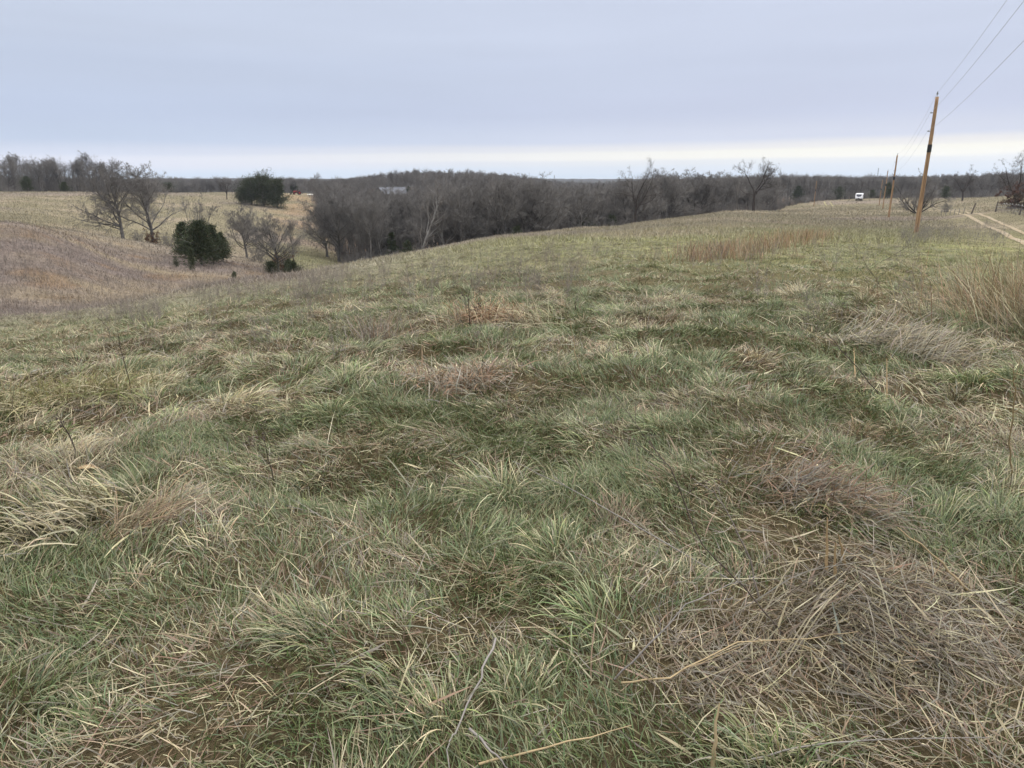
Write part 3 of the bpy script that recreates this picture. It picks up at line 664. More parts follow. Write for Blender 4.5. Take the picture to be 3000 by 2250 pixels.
tag(e, 'low wide bare tree with dark limbs spreading near the ground behind the nearest pole', 'tree')

# ------------------------------------------------------------------ woods: front rows as single trees, the mass behind as one stuff
def add_row(n, a0, a1, d0, d1, top_fn, kinds, label, group, name='bare_tree', hv=.10, hmin=8, hmax=21, top=None):
    for i in range(n):
        a = a0 + (a1 - a0) * (i + rs.uniform(.1, .9)) / n; D = float(EDGE(a)) + rs.uniform(d0, d1)
        x, y = D * math.sin(R(a)), D * math.cos(R(a)); z = float(H(x, y))
        hh = top_fn * rs.uniform(1 - hv * 1.6, 1 + hv) if isinstance(top_fn, (int, float)) else top_fn(a, D, z) * rs.uniform(1 - hv * 1.6, 1 + hv)
        hh = min(float(np.clip(hh, hmin, hmax)), float(sky_z(a, D) - z) * rs.uniform(.86, 1.05)) if top is None else zpy(R(a), D, top + rs.normal(0, 7)) - z
        k = kinds[rs.integers(len(kinds))]
        k.place(name, (x, y, z), max(hh, 5.0), label, 'tree', group)
add_row(34, -37, -28.6, 2, 26, 19, WOOD + OAK[:1], 'bare tree in the tall treeline behind the far left field', 'treeline behind the far left field', top=467)
add_row(95, -14.6, 9.5, -6, 22, 13.5, WOOD + WOOD + OAK + FAN, 'bare grey tree along the lower edge of the valley wood', 'valley wood edge')
add_row(50, 9.5, 19.5, -6, 18, 13, WOOD + WOOD + OAK, 'bare grey tree in the wood bordering the field behind the lone trees', 'wood bordering the field')
add_row(46, 19.5, 38, 4, 24, 12.5, WOOD, 'bare tree in the wood beyond the trailer and the far right slope', 'wood beyond the trailer')

def gn_scatter(name, protos, pos, rotz, scale, ids, mat=None):
    """one object whose geometry nodes repeat a few prototypes on points (for uncountable masses)"""
    pc = bpy.data.collections.new(name + '_kinds')
    for i, m_ in enumerate(protos):
        o_ = bpy.data.objects.new('kind_%02d' % i, m_); pc.objects.link(o_)
    me = bpy.data.meshes.new(name); me.vertices.add(len(pos)); me.vertices.foreach_set('co', np.asarray(pos, np.float32).ravel())
    for nm, ty, arr in (('rz', 'FLOAT', rotz), ('sc', 'FLOAT', scale), ('kd', 'INT', ids)):
        at_ = me.attributes.new(nm, ty, 'POINT'); at_.data.foreach_set('value', np.asarray(arr, np.float32 if ty == 'FLOAT' else np.int32))
    o_ = bpy.data.objects.new(name, me); COL.objects.link(o_)
    g = bpy.data.node_groups.new(name, 'GeometryNodeTree')
    g.interface.new_socket('Geometry', in_out='INPUT', socket_type='NodeSocketGeometry'); g.interface.new_socket('Geometry', in_out='OUTPUT', socket_type='NodeSocketGeometry')
    n = g.nodes; l = g.links
    gi = n.new('NodeGroupInput'); go = n.new('NodeGroupOutput'); ip = n.new('GeometryNodeInstanceOnPoints'); ci = n.new('GeometryNodeCollectionInfo')
    ci.inputs['Collection'].default_value = pc; ci.inputs['Separate Children'].default_value = True; ci.inputs['Reset Children'].default_value = True
    def attr(nm, ty):
        a_ = n.new('GeometryNodeInputNamedAttribute'); a_.data_type = ty; a_.inputs[0].default_value = nm; return a_.outputs['Attribute']
    cb_ = n.new('ShaderNodeCombineXYZ'); l.new(attr('rz', 'FLOAT'), cb_.inputs[2])
    ip.inputs['Pick Instance'].default_value = True
    l.new(gi.outputs[0], ip.inputs['Points']); l.new(ci.outputs[0], ip.inputs['Instance']); l.new(attr('kd', 'INT'), ip.inputs['Instance Index'])
    l.new(cb_.outputs[0], ip.inputs['Rotation']); l.new(attr('sc', 'FLOAT'), ip.inputs['Scale']); l.new(ip.outputs[0], go.inputs[0])
    md = o_.modifiers.new('scatter', 'NODES'); md.node_group = g
    return o_
def whole(kind, h, seed):
    rng = np.random.default_rng(seed); lv = tree_levels(kind, h, rng); v, q_ = tubes(lv, [5, 4, 3, 3, 3])
    return mesh_np('whole_tree', v, q_, mat=M_twig, link=False).data
protos = [whole('wood', 14, 900 + i) for i in range(6)] + [whole('oak', 12, 950)]
n = 15000; a = rs.uniform(-40, 40, n); D = np.sqrt(rs.uniform(120 ** 2, 800 ** 2, n)); e_ = EDGE(a)
dens = np.where(D - e_ < 90, .62, np.where(D - e_ < 300, .40, .22))
ok = (D > e_ + 14) & (rs.uniform(0, 1, n) < dens)
ok &= ~((np.abs(a + 9.2) < 1.9) & (D > 345) & (D < 392))              # the barn stands in a clearing
ok &= ~((np.abs(a + 9.2) < 1.5) & (D > 235) & (D < 392) & (rs.uniform(0, 1, n) < .93))
a, D = a[ok], D[ok]; x, y = D * np.sin(np.radians(a)), D * np.cos(np.radians(a)); z = H(x, y)
lim = (sky_z(a, D) - z) / 13.8; sc = np.minimum(rs.uniform(.72, 1.02, len(x)), lim * rs.uniform(.80, 1.05, len(x)))
kk = sc > .3; a, D, x, y, z, sc = a[kk], D[kk], x[kk], y[kk], z[kk], sc[kk]
o = gn_scatter('woods', protos, np.stack([x, y, z], -1), rs.uniform(0, 6.28, len(x)), sc, rs.integers(0, 7, len(x)))
tag(o, 'grey mass of bare winter woods filling the valley and far ridges', 'woods', kind='stuff')
print('woods', len(x))
# thickets along wood edges and in the hollow
hp = [HEDGE[i] for i in range(4)]
pp = []
for a_ in np.arange(-14.4, 38, .14):
    D_ = float(EDGE(a_)) + rs.uniform(-9, 6); pp.append((a_ + rs.normal(0, .1), D_))
for a_ in np.arange(-37, -28, .2): pp.append((a_, float(EDGE(a_)) + rs.uniform(-3, 6)))
pp = np.array(pp); x, y = pp[:, 1] * np.sin(np.radians(pp[:, 0])), pp[:, 1] * np.cos(np.radians(pp[:, 0]))
protos2 = [whole('hedge', 3, 970 + i) for i in range(4)]
o = gn_scatter('undergrowth', protos2, np.stack([x, y, H(x, y)], -1), rs.uniform(0, 6.28, len(x)), rs.uniform(.6, 1.5, len(x)), rs.integers(0, 4, len(x)))
tag(o, 'dark twiggy undergrowth along the feet of the woods', 'undergrowth', kind='stuff')
for px, D, hh, lab in ((395, 118, 2.2, 'low brushy thicket between the two fanning trees in the hollow'), (480, 120, 3.0, 'brushy thicket left of the big cedar in the hollow'),
                       (640, 112, 3.2, 'brushy thicket between the cedars and the broad grey tree'), (745, 104, 3.0, 'brushy thicket left of the tall tree in the hollow'),
                       (2140, 176, 2.2, 'low thicket at the foot of the tallest skyline tree'), (2765, 175, 2.5, 'low thicket right of the wide spreading tree')):
    hp[rs.integers(4)].place('thicket', at(px, D), hh, lab, 'bush')

# ------------------------------------------------------------------ cedars
def cedar_mesh(h, wd, seed, nb=170, per=95, low=.06, rounded=False):
    rng = np.random.default_rng(seed)
    t0 = trunk(h * .96, h * .02, rng=rng, wig=.02)
    zf = rng.uniform(low, 1, nb) ** .85; an = rng.uniform(0, 6.28, nb)
    prof_ = (1 - zf) ** .55 if not rounded else np.sqrt(np.clip(1 - (zf * 1.02 - .18) ** 2 / .75, .02, 1))
    ln = wd * .5 * prof_ * rng.uniform(.5, 1.12, nb) * np.where(rng.uniform(0, 1, nb) < .14, 1.38, 1) * (.8 + .3 * np.sin(an * 2 + seed) * np.sin(an * 3 + zf * 7)) + .06 * h * (1 - zf) * .4 + .08
    d = np.stack([np.sin(an), np.cos(an), rng.uniform(.0, .55, nb) + .5 * zf], -1); d = norm(d)
    P0 = np.stack([np.zeros(nb), np.zeros(nb), zf * h * .95], -1)
    K = 4; P = np.empty((nb, K + 1, 3)); P[:, 0] = P0; dd = d
    for i in range(K):
        dd = norm(dd + rng.normal(0, .12, (nb, 3)) + np.array([0, 0, .06])); P[:, i + 1] = P[:, i] + dd * (ln / K)[:, None]
    l1 = dict(P=P, L=ln, R=np.maximum(ln[:, None] * .02 * np.linspace(1, .3, K + 1)[None], .008))
    tv, tq = tubes([t0, l1], [6, 3])
    # sprays of scale leaves
    cnt = (per * np.clip(ln / (wd * .4), .25, 1.3)).astype(int); bi = np.repeat(np.arange(nb), cnt); m = len(bi)
    t = rng.uniform(.15, 1.03, m) ** .7; u = np.clip(t, 0, .999) * K; k = u.astype(int); f = (u - k)[:, None]
    pos = P[bi, k] * (1 - f) + P[bi, k + 1] * f; bd = norm(P[bi, k + 1] - P[bi, k])
    sp = norm(bd + rng.normal(0, .65, (m, 3)) + np.array([0, 0, .15])); spread = (ln[bi] * .13 + .06)[:, None]
    pos = pos + rng.normal(0, 1, (m, 3)) * spread
    s = rng.uniform(.5, 1.2, m)[:, None] * h * .032 + .03
    side = norm(np.cross(sp, rng.normal(0, 1, (m, 3))))
    A_ = pos; B = pos + sp * s * .6 + side * s * .24; C_ = pos + sp * s * 1.5; D_ = pos + sp * s * .6 - side * s * .24
    V = np.stack([A_, B, C_, D_], 1).reshape(-1, 3); Q = np.arange(m * 4).reshape(m, 4)
    base = np.array([.034, .048, .023]); alt = np.array([.068, .080, .036]); br_ = np.array([.085, .062, .035])
    ch = rng.uniform(0, 1, (m, 1)); bc = rng.uniform(.75, 1.3, nb)[bi][:, None]
    c = (base + (alt - base) * ch ** 2) * bc; c = np.where(rng.uniform(0, 1, (m, 1)) < .07, br_, c)
    return (tv, tq), (V, Q, np.repeat(c, 4, 0))
def cedar(px, D, top, wpx, label, seed, rounded=False, nb=170, per=95, name='cedar_tree', low=.06, hh=None, cat_='tree', group=None):
    p = at(px, D); h_ = hh or ppH(px, D, top); wd = wpx * D / F * 1.08
    (tv, tq), (V, Q, c) = cedar_mesh(h_, wd, seed, nb, per, low, rounded)
    e = empty(name, p, 0)
    mesh_np('trunk', tv, tq, mat=M_bark, parent=e, smooth=True); mesh_np('crown', V, Q, mat=M_leaf, parent=e, col=c)
    tag(e, label, cat_, group); return e
cedar(575, 90, 650, 116, 'largest dark green cedar in the hollow, broad and ragged at its foot', 1, nb=200, per=130)
cedar(612, 94, 660, 82, 'dark cedar pressed against the right flank of the largest cedar', 2)
cedar(640, 97, 682, 50, 'smaller pointed cedar at the right end of the cedar group', 3, nb=110)
cedar(530, 96, 652, 58, 'dark narrow cedar behind the left shoulder of the largest cedar', 4)
cedar(545, 84, 728, 26, 'cedar seedling in front of the largest cedar', 5, nb=60, per=50)
cedar(742, 272, 530, 84, 'left dome of the big round cedar clump on the olive slope', 6, rounded=True, low=.0)
cedar(776, 270, 519, 92, 'tallest middle dome of the big round cedar clump on the olive slope', 7, rounded=True, low=.0)
cedar(816, 267, 528, 66, 'right dome of the big round cedar clump on the olive slope', 8, rounded=True, low=.0)
cedar(718, 270, 556, 44, 'low left skirt of the big round cedar clump on the olive slope', 21, rounded=True, low=.0)
cedar(780, 92, 772, 40, 'low cedar bush left of the trunk of the tall hollow tree', 9, rounded=True, nb=90, low=0)
cedar(846, 88, 768, 58, 'low dark cedar bush at the bottom end of the hollow', 10, nb=120, low=0)
cedar(832, 92, 762, 40, 'ragged low cedar bush behind the dark one at the end of the hollow', 22, nb=90, low=0)
cedar(498, 86, 752, 14, 'tiny cedar seedling on the brown hillside below the thicket', 11, nb=40, per=30)
cedar(668, 66, 796, 14, 'dark tiny cedar seedling low on the brown hillside', 12, nb=40, per=30)
cedar(96, 292, 518, 40, 'dark cedar inside the far left treeline, the broader one', 13)
cedar(205, 290, 535, 30, 'dark cedar inside the far left treeline, the right one', 14)
cedar(505, 330, 540, 38, 'dark cedar bush on the skyline right of the twin fanning trees', 15, rounded=True)
cedar(870, 460, 528, 26, 'dark cedar before the far treeline above the tractor', 16)
cedar(955, 455, 538, 22, 'dark cedar before the far treeline, near the lone rising tree', 23)
for i, (px, D, top, wp, lab) in enumerate((
    (1145, 136, 680, 46, 'dark cedar in shade at the foot of the valley wood left of the white tree'),
    (1120, 158, 620, 40, 'cedar half hidden among the left part of the valley wood'),
    (1190, 124, 705, 60, 'broad dark cedar at the foot of the valley wood below the white tree'),
    (1455, 130, 650, 34, 'cedar in the valley wood above the slope right of the pale twisting tree'),
    (1515, 122, 662, 62, 'olive green cedar bush at the lower edge of the valley wood'),
    (1590, 150, 610, 34, 'slim cedar deep in the valley wood'),
    (1715, 150, 640, 90, 'low dark cedar at the wood edge left of the lone field tree'),
    (1790, 158, 630, 60, 'low dark cedar at the wood edge just left of the lone field tree'),
    (2330, 330, 545, 42, 'dark cedar under the wood left of the far middle pole'),
    (2448, 340, 548, 40, 'dark cedar under the wood left of the white trailer'),
    (2592, 330, 535, 46, 'dark pointed cedar behind the row of poles'),
    (2545, 345, 558, 34, 'low dark cedar just right of the white trailer'),
    (2760, 320, 545, 36, 'dark cedar right of the nearest pole on the far slope'),
    (1200, 330, 545, 22, 'small cedar by the right end of the barn roof'))):
    cedar(px, D, top, wp, lab, 30 + i, nb=120, per=70, low=.0)

# ------------------------------------------------------------------ dead weeds, tall tan grass
M_weed = mat_simple('weed_stem', (.25, .215, .19), .9, .2, 4, spec=.1, objvar=.2)
M_wdark = mat_simple('dark_weed_stem', (.12, .095, .08), .9, .2, 4, spec=.1)
M_tan = mat_simple('tan_stem', (.42, .32, .185), .8, .25, 5, spec=.2)
M_gstem = mat_simple('grey_stem', (.26, .235, .215), .85, .25, 6, spec=.2)
M_bramble = mat_simple('bramble', (.22, .20, .19), .9, .25, 4, spec=.1, objvar=.2)
def weed_levels(h, rng, n0=3, dense=1.0, r=.0035):
    ts = [trunk(h * rng.uniform(.6, 1), r, lean=rng.normal(0, .25, 2), rng=rng, wig=.08, base=(*rng.normal(0, .05, 2), .25), K=6, taper=.4) for _ in range(n0)]
    t0 = cat(*ts)
    l1 = grow(t0, dict(n=9 * dense, t0=.35, t1=1, ang=40, len=.28, lent=.4, K=3, up=.08, wig=.15, rmin=.0018), rng)
    l2 = grow(l1, dict(n=4 * dense, t0=.2, ang=40, len=.4, K=2, up=.05, wig=.15, rmin=.0014), rng)
    return [t0, l1, l2]
def weed_mesh(h, seed, n0, fat, mat, r=.0035, dense=1.0):
    rng = np.random.default_rng(seed); lv = weed_levels(h, rng, n0, dense, r)
    for q_ in lv: q_['R'] = q_['R'] * fat
    v, q_ = tubes(lv, [3, 3, 3]); return mesh_np('weed', v, q_, mat=mat, link=False).data
def scatter_weeds(name, label, boxes, mat, fat, hgt, seed, n0=5):
    X = []
    for (px0, px1, py0, py1, n_) in boxes:
        for _ in range(n_): 
            p = hit(rs.uniform(px0, px1), rs.uniform(py0, py1)); X.append(p)
    X = np.array(X); X[:, 2] = H(X[:, 0], X[:, 1])
    o_ = gn_scatter(name, [weed_mesh(1.0, seed + i, n0, fat, mat) for i in range(6)], X, rs.uniform(0, 6.28, len(X)), hgt * rs.uniform(.6, 1.25, len(X)), rs.integers(0, 6, len(X)))
    tag(o_, label, 'weeds', kind='stuff')
scatter_weeds('dead_weeds', 'thin purplish dead weeds standing over the mid field and left crest',
    [(480, 1000, 800, 900, 240), (0, 480, 890, 960, 150), (900, 1700, 740, 880, 260), (1500, 2300, 670, 800, 200), (2350, 2700, 660, 800, 80), (2200, 3000, 820, 1000, 26), (300, 1500, 900, 1050, 34)], M_weed, 1.1, .38, 1000)
scatter_weeds('bramble_weeds', 'grey purple bramble and weed bank between the near pole and the dirt track',
    [(2690, 2940, 660, 720, 120), (2640, 2760, 690, 730, 30)], M_bramble, 1.1, .62, 1100, 5)
scatter_weeds('hillside_weeds', 'brown and purple weeds over the hillside left of the hollow',
    [(0, 300, 680, 900, 160), (300, 600, 720, 850, 130), (560, 760, 770, 815, 50)], M_weed, 1.7, .5, 1200, 6)

def tall_patch(name, label, pts, n, hgt, w, colsw, spread, lean=.25, seed=5, cat_='grass', ldir=None):
    rng = np.random.default_rng(seed); c = np.array([hit(*p) for p in pts]); k = rng.integers(0, len(c), n)
    t = rng.uniform(0, 1, n)[:, None]; k2 = np.minimum(k + 1, len(c) - 1); b = c[k] * (1 - t) + c[k2] * t
    x = b[:, 0] + rng.normal(0, spread, n); y = b[:, 1] + rng.normal(0, spread, n)
    cc = mixc(colsw[0], colsw[1], n, rng)
    dirn = rng.uniform(0, 6.28, n) if ldir is None else rng.normal(ldir, .8, n)
    acc = Acc(); acc.add(blades(x, y, hgt * rng.uniform(.45, 1.15, n), dirn, np.abs(rng.normal(lean, lean * .5, n)), rng.uniform(0, .5, n) + (.7 if lean > .6 else 0), w * rng.uniform(.6, 1.3, n), cc * .8, cc, 4, rng=rng, conform=lean > .6, zoff=0 if lean < .6 else rng.uniform(0, .12, n)))
    o_ = acc.build(name); tag(o_, label, cat_); return o_
RT = np.array([.42, .27, .155])
tall_patch('bluestem_patch', 'long stand of orange tan tall grass in the mid field', [(2040, 770), (2120, 752), (2200, 735), (2290, 715), (2370, 700)], 2200, .50, .011, ([5, 4, 3], [RT * .85, STRAW * .72, BROWN * 1.4]), .62, .28)
tall_patch('straw_clump', 'big tall straw clump at the right edge of the field', [(2880, 960), (2960, 940), (3060, 930)], 1100, .95, .0055, ([5, 4, 2], [STRAW * .8, RT * .95, PALE * .85]), .42, .5, 6, ldir=-1.2)
tall_patch('straw_clump', 'rusty domed grass clump with a dark hole, right of the thin dark seed stalk', [(1425, 945)], 700, .34, .007, ([4, 3, 2], [RT, BROWN * 1.5, STRAW]), .22, .9, 8)
tall_patch('straw_clump', 'leaning tan stems beside the rusty domed clump', [(1530, 955), (1560, 962)], 90, .62, .0048, ([4, 2], [STRAW * .85, PALE * .8]), .18, .8, 9, ldir=-1.1)
tall_patch('straw_clump', 'pinkish brown flattened grass mound in the centre of the field', [(1300, 1150), (1370, 1140)], 1500, .22, .006, ([3, 4, 2], [RT * .8, GREY, BROWN * 1.5]), .17, 1.2, 10)
tall_patch('straw_clump', 'upright pinkish clump with pale stalks left of centre', [(1105, 1005)], 300, .42, .0055, ([5, 2, 1], [GREY, RT * .8, PURP]), .14, .5, 11)
tall_patch('straw_clump', 'pale broad leaved straw tuft at the left edge', [(60, 1640), (170, 1560), (270, 1520)], 560, .25, .0065, ([4, 4, 2], [PALE * .75, STRAW * .85, GREY * .8]), .13, .95, 12, ldir=-2.2)
tall_patch('straw_clump', 'combed straw mound over the left middle of the field', [(20, 1210), (150, 1190), (330, 1170)], 2600, .32, .0055, ([4, 3, 2], [STRAW, PALE * .85, YELG]), .22, 1.0, 13, ldir=2.2)
tall_patch('straw_clump', 'brown combed grass mound right of the reed stubs', [(2250, 1450), (2370, 1430), (2480, 1500)], 1200, .22, .0040, ([3, 4, 3], [RT * .62, GREY * .75, BROWN * 1.1]), .13, 1.15, 14, ldir=2.0)
tall_patch('straw_clump', 'greyish straw fan above the right middle of the field', [(2500, 1010), (2620, 1000), (2740, 1060)], 1300, .36, .0055, ([4, 3], [GREY, STRAW * .8]), .2, 1.0, 15, ldir=1.8)

M_amber = mat_simple('amber_reed', (.36, .255, .135), .7, .25, 8, spec=.2)
def stalk(name, label, pts, r, mat, seed=1, twigs=0, tl=.25, heads=0):
    """a hand placed stem through photo points (px, py, height above ground)"""
    rng = np.random.default_rng(seed); P = np.array([hit(a_, b_, c_) for a_, b_, c_ in pts]); 
    t = np.linspace(0, len(P) - 1, len(P) * 4 - 3); k = np.minimum(t.astype(int), len(P) - 2); f = (t - k)[:, None]
    Q = P[k] * (1 - f) + P[k + 1] * f; Q[1:-1] += rng.normal(0, r * (.15 if name == 'reed_stub' else .55), (len(Q) - 2, 3))
    Ln = np.linalg.norm(np.diff(P, axis=0), axis=1).sum()
    t0 = dict(P=Q[None], L=np.array([Ln]), R=(r * np.linspace(1, .35, len(Q)))[None]); lv = [t0]
    if twigs:
        l1 = grow(t0, dict(n=twigs, poisson=False, t0=.3, ang=35, angs=14, len=tl, lent=.5, K=4, up=.04, wig=.12, rr=.6, rmin=r * .35), rng)
        l2 = grow(l1, dict(n=2.5, t0=.3, ang=38, len=.4, K=3, up=.02, wig=.15, rmin=r * .25), rng); lv += [l1, l2]
    v, q_ = tubes(lv, [5] + [4] * (len(lv) - 1)); base = P[0]
    o_ = mesh_np(name, v - base, q_, mat=mat, smooth=True); o_.location = base; tag(o_, label, 'plant')
    if heads:
        src = lv[-1]['P'][:, -1] if twigs else Q[-1:]
        src = src[rng.choice(len(src), min(heads, len(src)), replace=False)]
        for i_, s_ in enumerate(src):
            rr = r * rng.uniform(1.0, 1.6); o8 = np.array([[1, 0, 0], [0, 1, 0], [-1, 0, 0], [0, -1, 0], [0, 0, 1.6], [0, 0, -1.6]]) * rr + s_ - base
            mesh_np('seed_head', o8, None, np.array([[0, 1, 4], [1, 2, 4], [2, 3, 4], [3, 0, 4], [1, 0, 5], [2, 1, 5], [3, 2, 5], [0, 3, 5]]), mat=M_wdark, parent=o_)
    return o_
stalk('weed_stalk', 'long dark branched weed stalk slanting up left across the lower right foreground', [(2300, 1865, 0), (2180, 1720, .22), (2060, 1600, .42), (1960, 1370, .72), (1900, 1290, .80)], .0034, M_wdark, 1, 5, .35)
stalk('weed_stalk', 'second dark stalk rising from the middle of the slanting one', [(2225, 1760, .05), (2200, 1640, .25), (2130, 1500, .48), (2075, 1415, .62)], .0038, M_weed, 2, 3, .3)
stalk('weed_stalk', 'grey stick lying towards the camera at the bottom centre', [(1452, 1870, .10), (1405, 1985, .07), (1330, 2150, .05), (1315, 2180, .05), (1316, 2250, .04)], .0042, M_gstem, 3, 0)
stalk('weed_stalk', 'grey branching stem arched over the dead patch at lower right', [(1800, 1990, .02), (1900, 1890, .14), (2010, 1770, .26), (2140, 1710, .30), (2180, 1702, .28)], .0032, M_gstem, 4, 6, .22)
stalk('weed_stalk', 'pale stem lying below the arched grey one', [(1820, 2000, .03), (1960, 1985, .05), (2160, 1880, .07), (2370, 1870, .10), (2515, 1850, .12)], .0034, M_tan, 5, 4, .2)
stalk('weed_stalk', 'dark upright seed stalk in front of the rusty domed clump', [(1377, 962, 0), (1374, 915, .25), (1370, 868, .5)], .006, M_wdark, 6, 12, .3, 14)
stalk('weed_stalk', 'thin dark stalk leaning left in the left middle field', [(392, 1165, 0), (372, 1090, .28), (350, 1000, .62), (345, 965, .75)], .0045, M_wdark, 7, 2, .2)
stalk('weed_stalk', 'dark zigzag stalk in the combed straw mound at left', [(240, 1345, 0), (205, 1285, .15), (180, 1235, .3), (168, 1210, .35)], .0055, M_wdark, 8, 4, .25, 4)
stalk('weed_stalk', 'bushy dark seeded weed left of centre', [(805, 1415, 0), (785, 1340, .2), (775, 1290, .34)], .0034, M_wdark, 9, 12, .55, 24)
stalk('weed_stalk', 'small dark forked stem in the centre distance', [(1688, 912, 0), (1684, 890, .12), (1692, 868, .25)], .007, M_wdark, 10, 3, .4)
stalk('weed_stalk', 'slim dark weed right of centre with a knotted top', [(2588, 868, 0), (2570, 820, .35), (2540, 785, .6)], .005, M_wdark, 11, 8, .35, 6)
stalk('weed_stalk', 'tan stem standing left of the reed stubs', [(1715, 1130, 0), (1690, 1060, .3), (1672, 950, .62)], .0055, M_tan, 12, 2, .15)
stalk('weed_stalk', 'long brown stalk leaning right above the matted straw', [(2580, 1165, 0), (2510, 1075, .25), (2420, 975, .5)], .0050, M_wdark, 13, 2, .15)
stalk('weed_stalk', 'tall tan stem at the right frame edge', [(2965, 1400, 0), (2960, 1300, .25), (2975, 1150, .6), (2968, 1080, .8)], .0050, M_tan, 14, 5, .2, 0)
stalk('weed_stalk', 'straw stick tilted over the brown mat right of the stubs', [(2850, 1745, .0), (2760, 1650, .12), (2630, 1545, .26)], .0060, M_tan, 15)
stalk('weed_stalk', 'pale stick lying at the bottom left of centre', [(1375, 2135, .04), (1440, 2200, .04), (1500, 2260, .03)], .0045, M_gstem, 16)
stalk('weed_stalk', 'long pale stem running diagonally across the centre foreground', [(2140, 1700, .04), (1950, 1590, .08), (1650, 1420, .12), (1500, 1350, .15)], .0032, M_gstem, 17, 3, .1)
stalk('weed_stalk', 'grey stem sweeping along the bottom right corner', [(2200, 2225, .03), (2400, 2180, .06), (2600, 2165, .08), (2900, 2160, .06)], .0030, M_gstem, 18, 4, .15)
stalk('weed_stalk', 'straw stem lying flat right of the bottom centre', [(1400, 2240, .03), (1600, 2190, .05), (1850, 2125, .05)], .0042, M_tan, 19)
stalk('weed_stalk', 'thick pale reed stem at the bottom near the right third', [(2090, 2260, .0), (2095, 2170, .10), (2108, 2060, .20)], .0075, M_tan, 20)
for i, (a_, b_, c_, d_, hh, lab) in enumerate(((2422, 1690, 2424, 1515, .26, 'leftmost of the three amber reed stubs in the foreground mat'), (2446, 1700, 2448, 1590, .18, 'middle dark topped one of the three amber reed stubs'), (2478, 1665, 2456, 1565, .2, 'right leaning one of the three amber reed stubs'),
                                              (2598, 1170, 2598, 1050, .25, 'short amber reed stub in the right middle field'), (2505, 1110, 2502, 1020, .22, 'short amber reed stub left of the other in the right middle field'))):
    stalk('reed_stub', lab, [(a_, b_, 0), ((a_ + c_) / 2, (b_ + d_) / 2, hh / 2), (c_, d_, hh)], .008 if i < 3 else .0065, M_amber, 50 + i)
# drooping broken reed leaves beneath the stubs
def strand(pts, w_, seed): 
    P = np.array([hit(*p) for p in pts]); rng = np.random.default_rng(seed)
    t = np.linspace(0, len(P) - 1, len(P) * 3 - 2); k = np.minimum(t.astype(int), len(P) - 2); f = (t - k)[:, None]
    Q = P[k] * (1 - f) + P[k + 1] * f; d = norm(np.gradient(Q, axis=0)); s_ = norm(np.cross(d, rng.normal(0, 1, 3) + np.array([0, 0, 2]))) * w_ * .5 * np.sin(np.linspace(.5, 3.0, len(Q)))[:, None]
    V = np.stack([Q - s_, Q + s_], 1).reshape(-1, 3); n_ = len(Q); b = np.arange(n_ - 1)[:, None] * 2
    cc = [STRAW * .66, GREY * .62, np.array([.20, .16, .115]), BROWN * .8, PALE * .75][rng.choice(5, p=[.2, .3, .28, .14, .08])] * rng.uniform(.6, 1.1)
    return V, b + np.array([0, 1, 3, 2]), np.tile(cc, (len(V), 1))
acc = Acc(); rng = np.random.default_rng(31)
for i in range(46):
    sx, sy = rng.normal(2460, 75), rng.normal(1690, 50); tx = sx + rng.normal(-150, 170); ty = sy + abs(rng.normal(150, 90)); hh = rng.uniform(.06, .2)
    acc.add(strand([(sx, sy, hh * .7), (sx * .65 + tx * .35, sy * .75 + ty * .25, hh), (sx * .3 + tx * .7, sy * .35 + ty * .65, hh * .5), (tx, ty, .015)], rng.uniform(.002, .0065), i))
for i in range(2500):
    sx, sy = rng.normal(2580, 210), rng.normal(1800, 150)
    if i % 6 == 0: sx, sy = rng.normal(2080, 120), rng.normal(1950, 80)
    if sy > 2240 or sy < 1500: continue
    a_ = rng.normal(.62, .35) if i % 2 else rng.uniform(0, 6.28); l_ = rng.gamma(3, 55 if i % 2 else 32)
    ex, ey = sx + l_ * math.cos(a_), sy + l_ * math.sin(a_) * .7; j = rng.normal(0, l_ * .1)
    acc.add(strand([(sx, sy, rng.uniform(.0, .03)), ((sx + ex) / 2 + j, (sy + ey) / 2 + j, rng.uniform(.01, .07)), (ex, min(ey, 2290), rng.uniform(0, .03))], rng.uniform(.0018, .0045), 500 + i))
o = acc.build('matted_reeds'); tag(o, 'mat of fallen reeds and broken straw around the three amber stubs', 'dead reeds', kind='stuff')
# dead leaf at left
p = hit(255, 1372, .05)
V = np.array([[-.07, 0, 0], [-.03, .028, .012], [.02, .03, .014], [.075, .005, .0], [.02, -.02, .008], [-.03, -.02, .006], [0, .004, .02]])
o = mesh_np('dead_leaf', V, None, np.array([[0, 6, 1], [1, 6, 2], [2, 6, 3], [3, 6, 4], [4, 6, 5], [5, 6, 0]]), mat=mat_simple('leaf', (.36, .25, .14), .7)); o.location = p
tag(o, 'curled tan dead leaf lying on the straw at left', 'leaf')

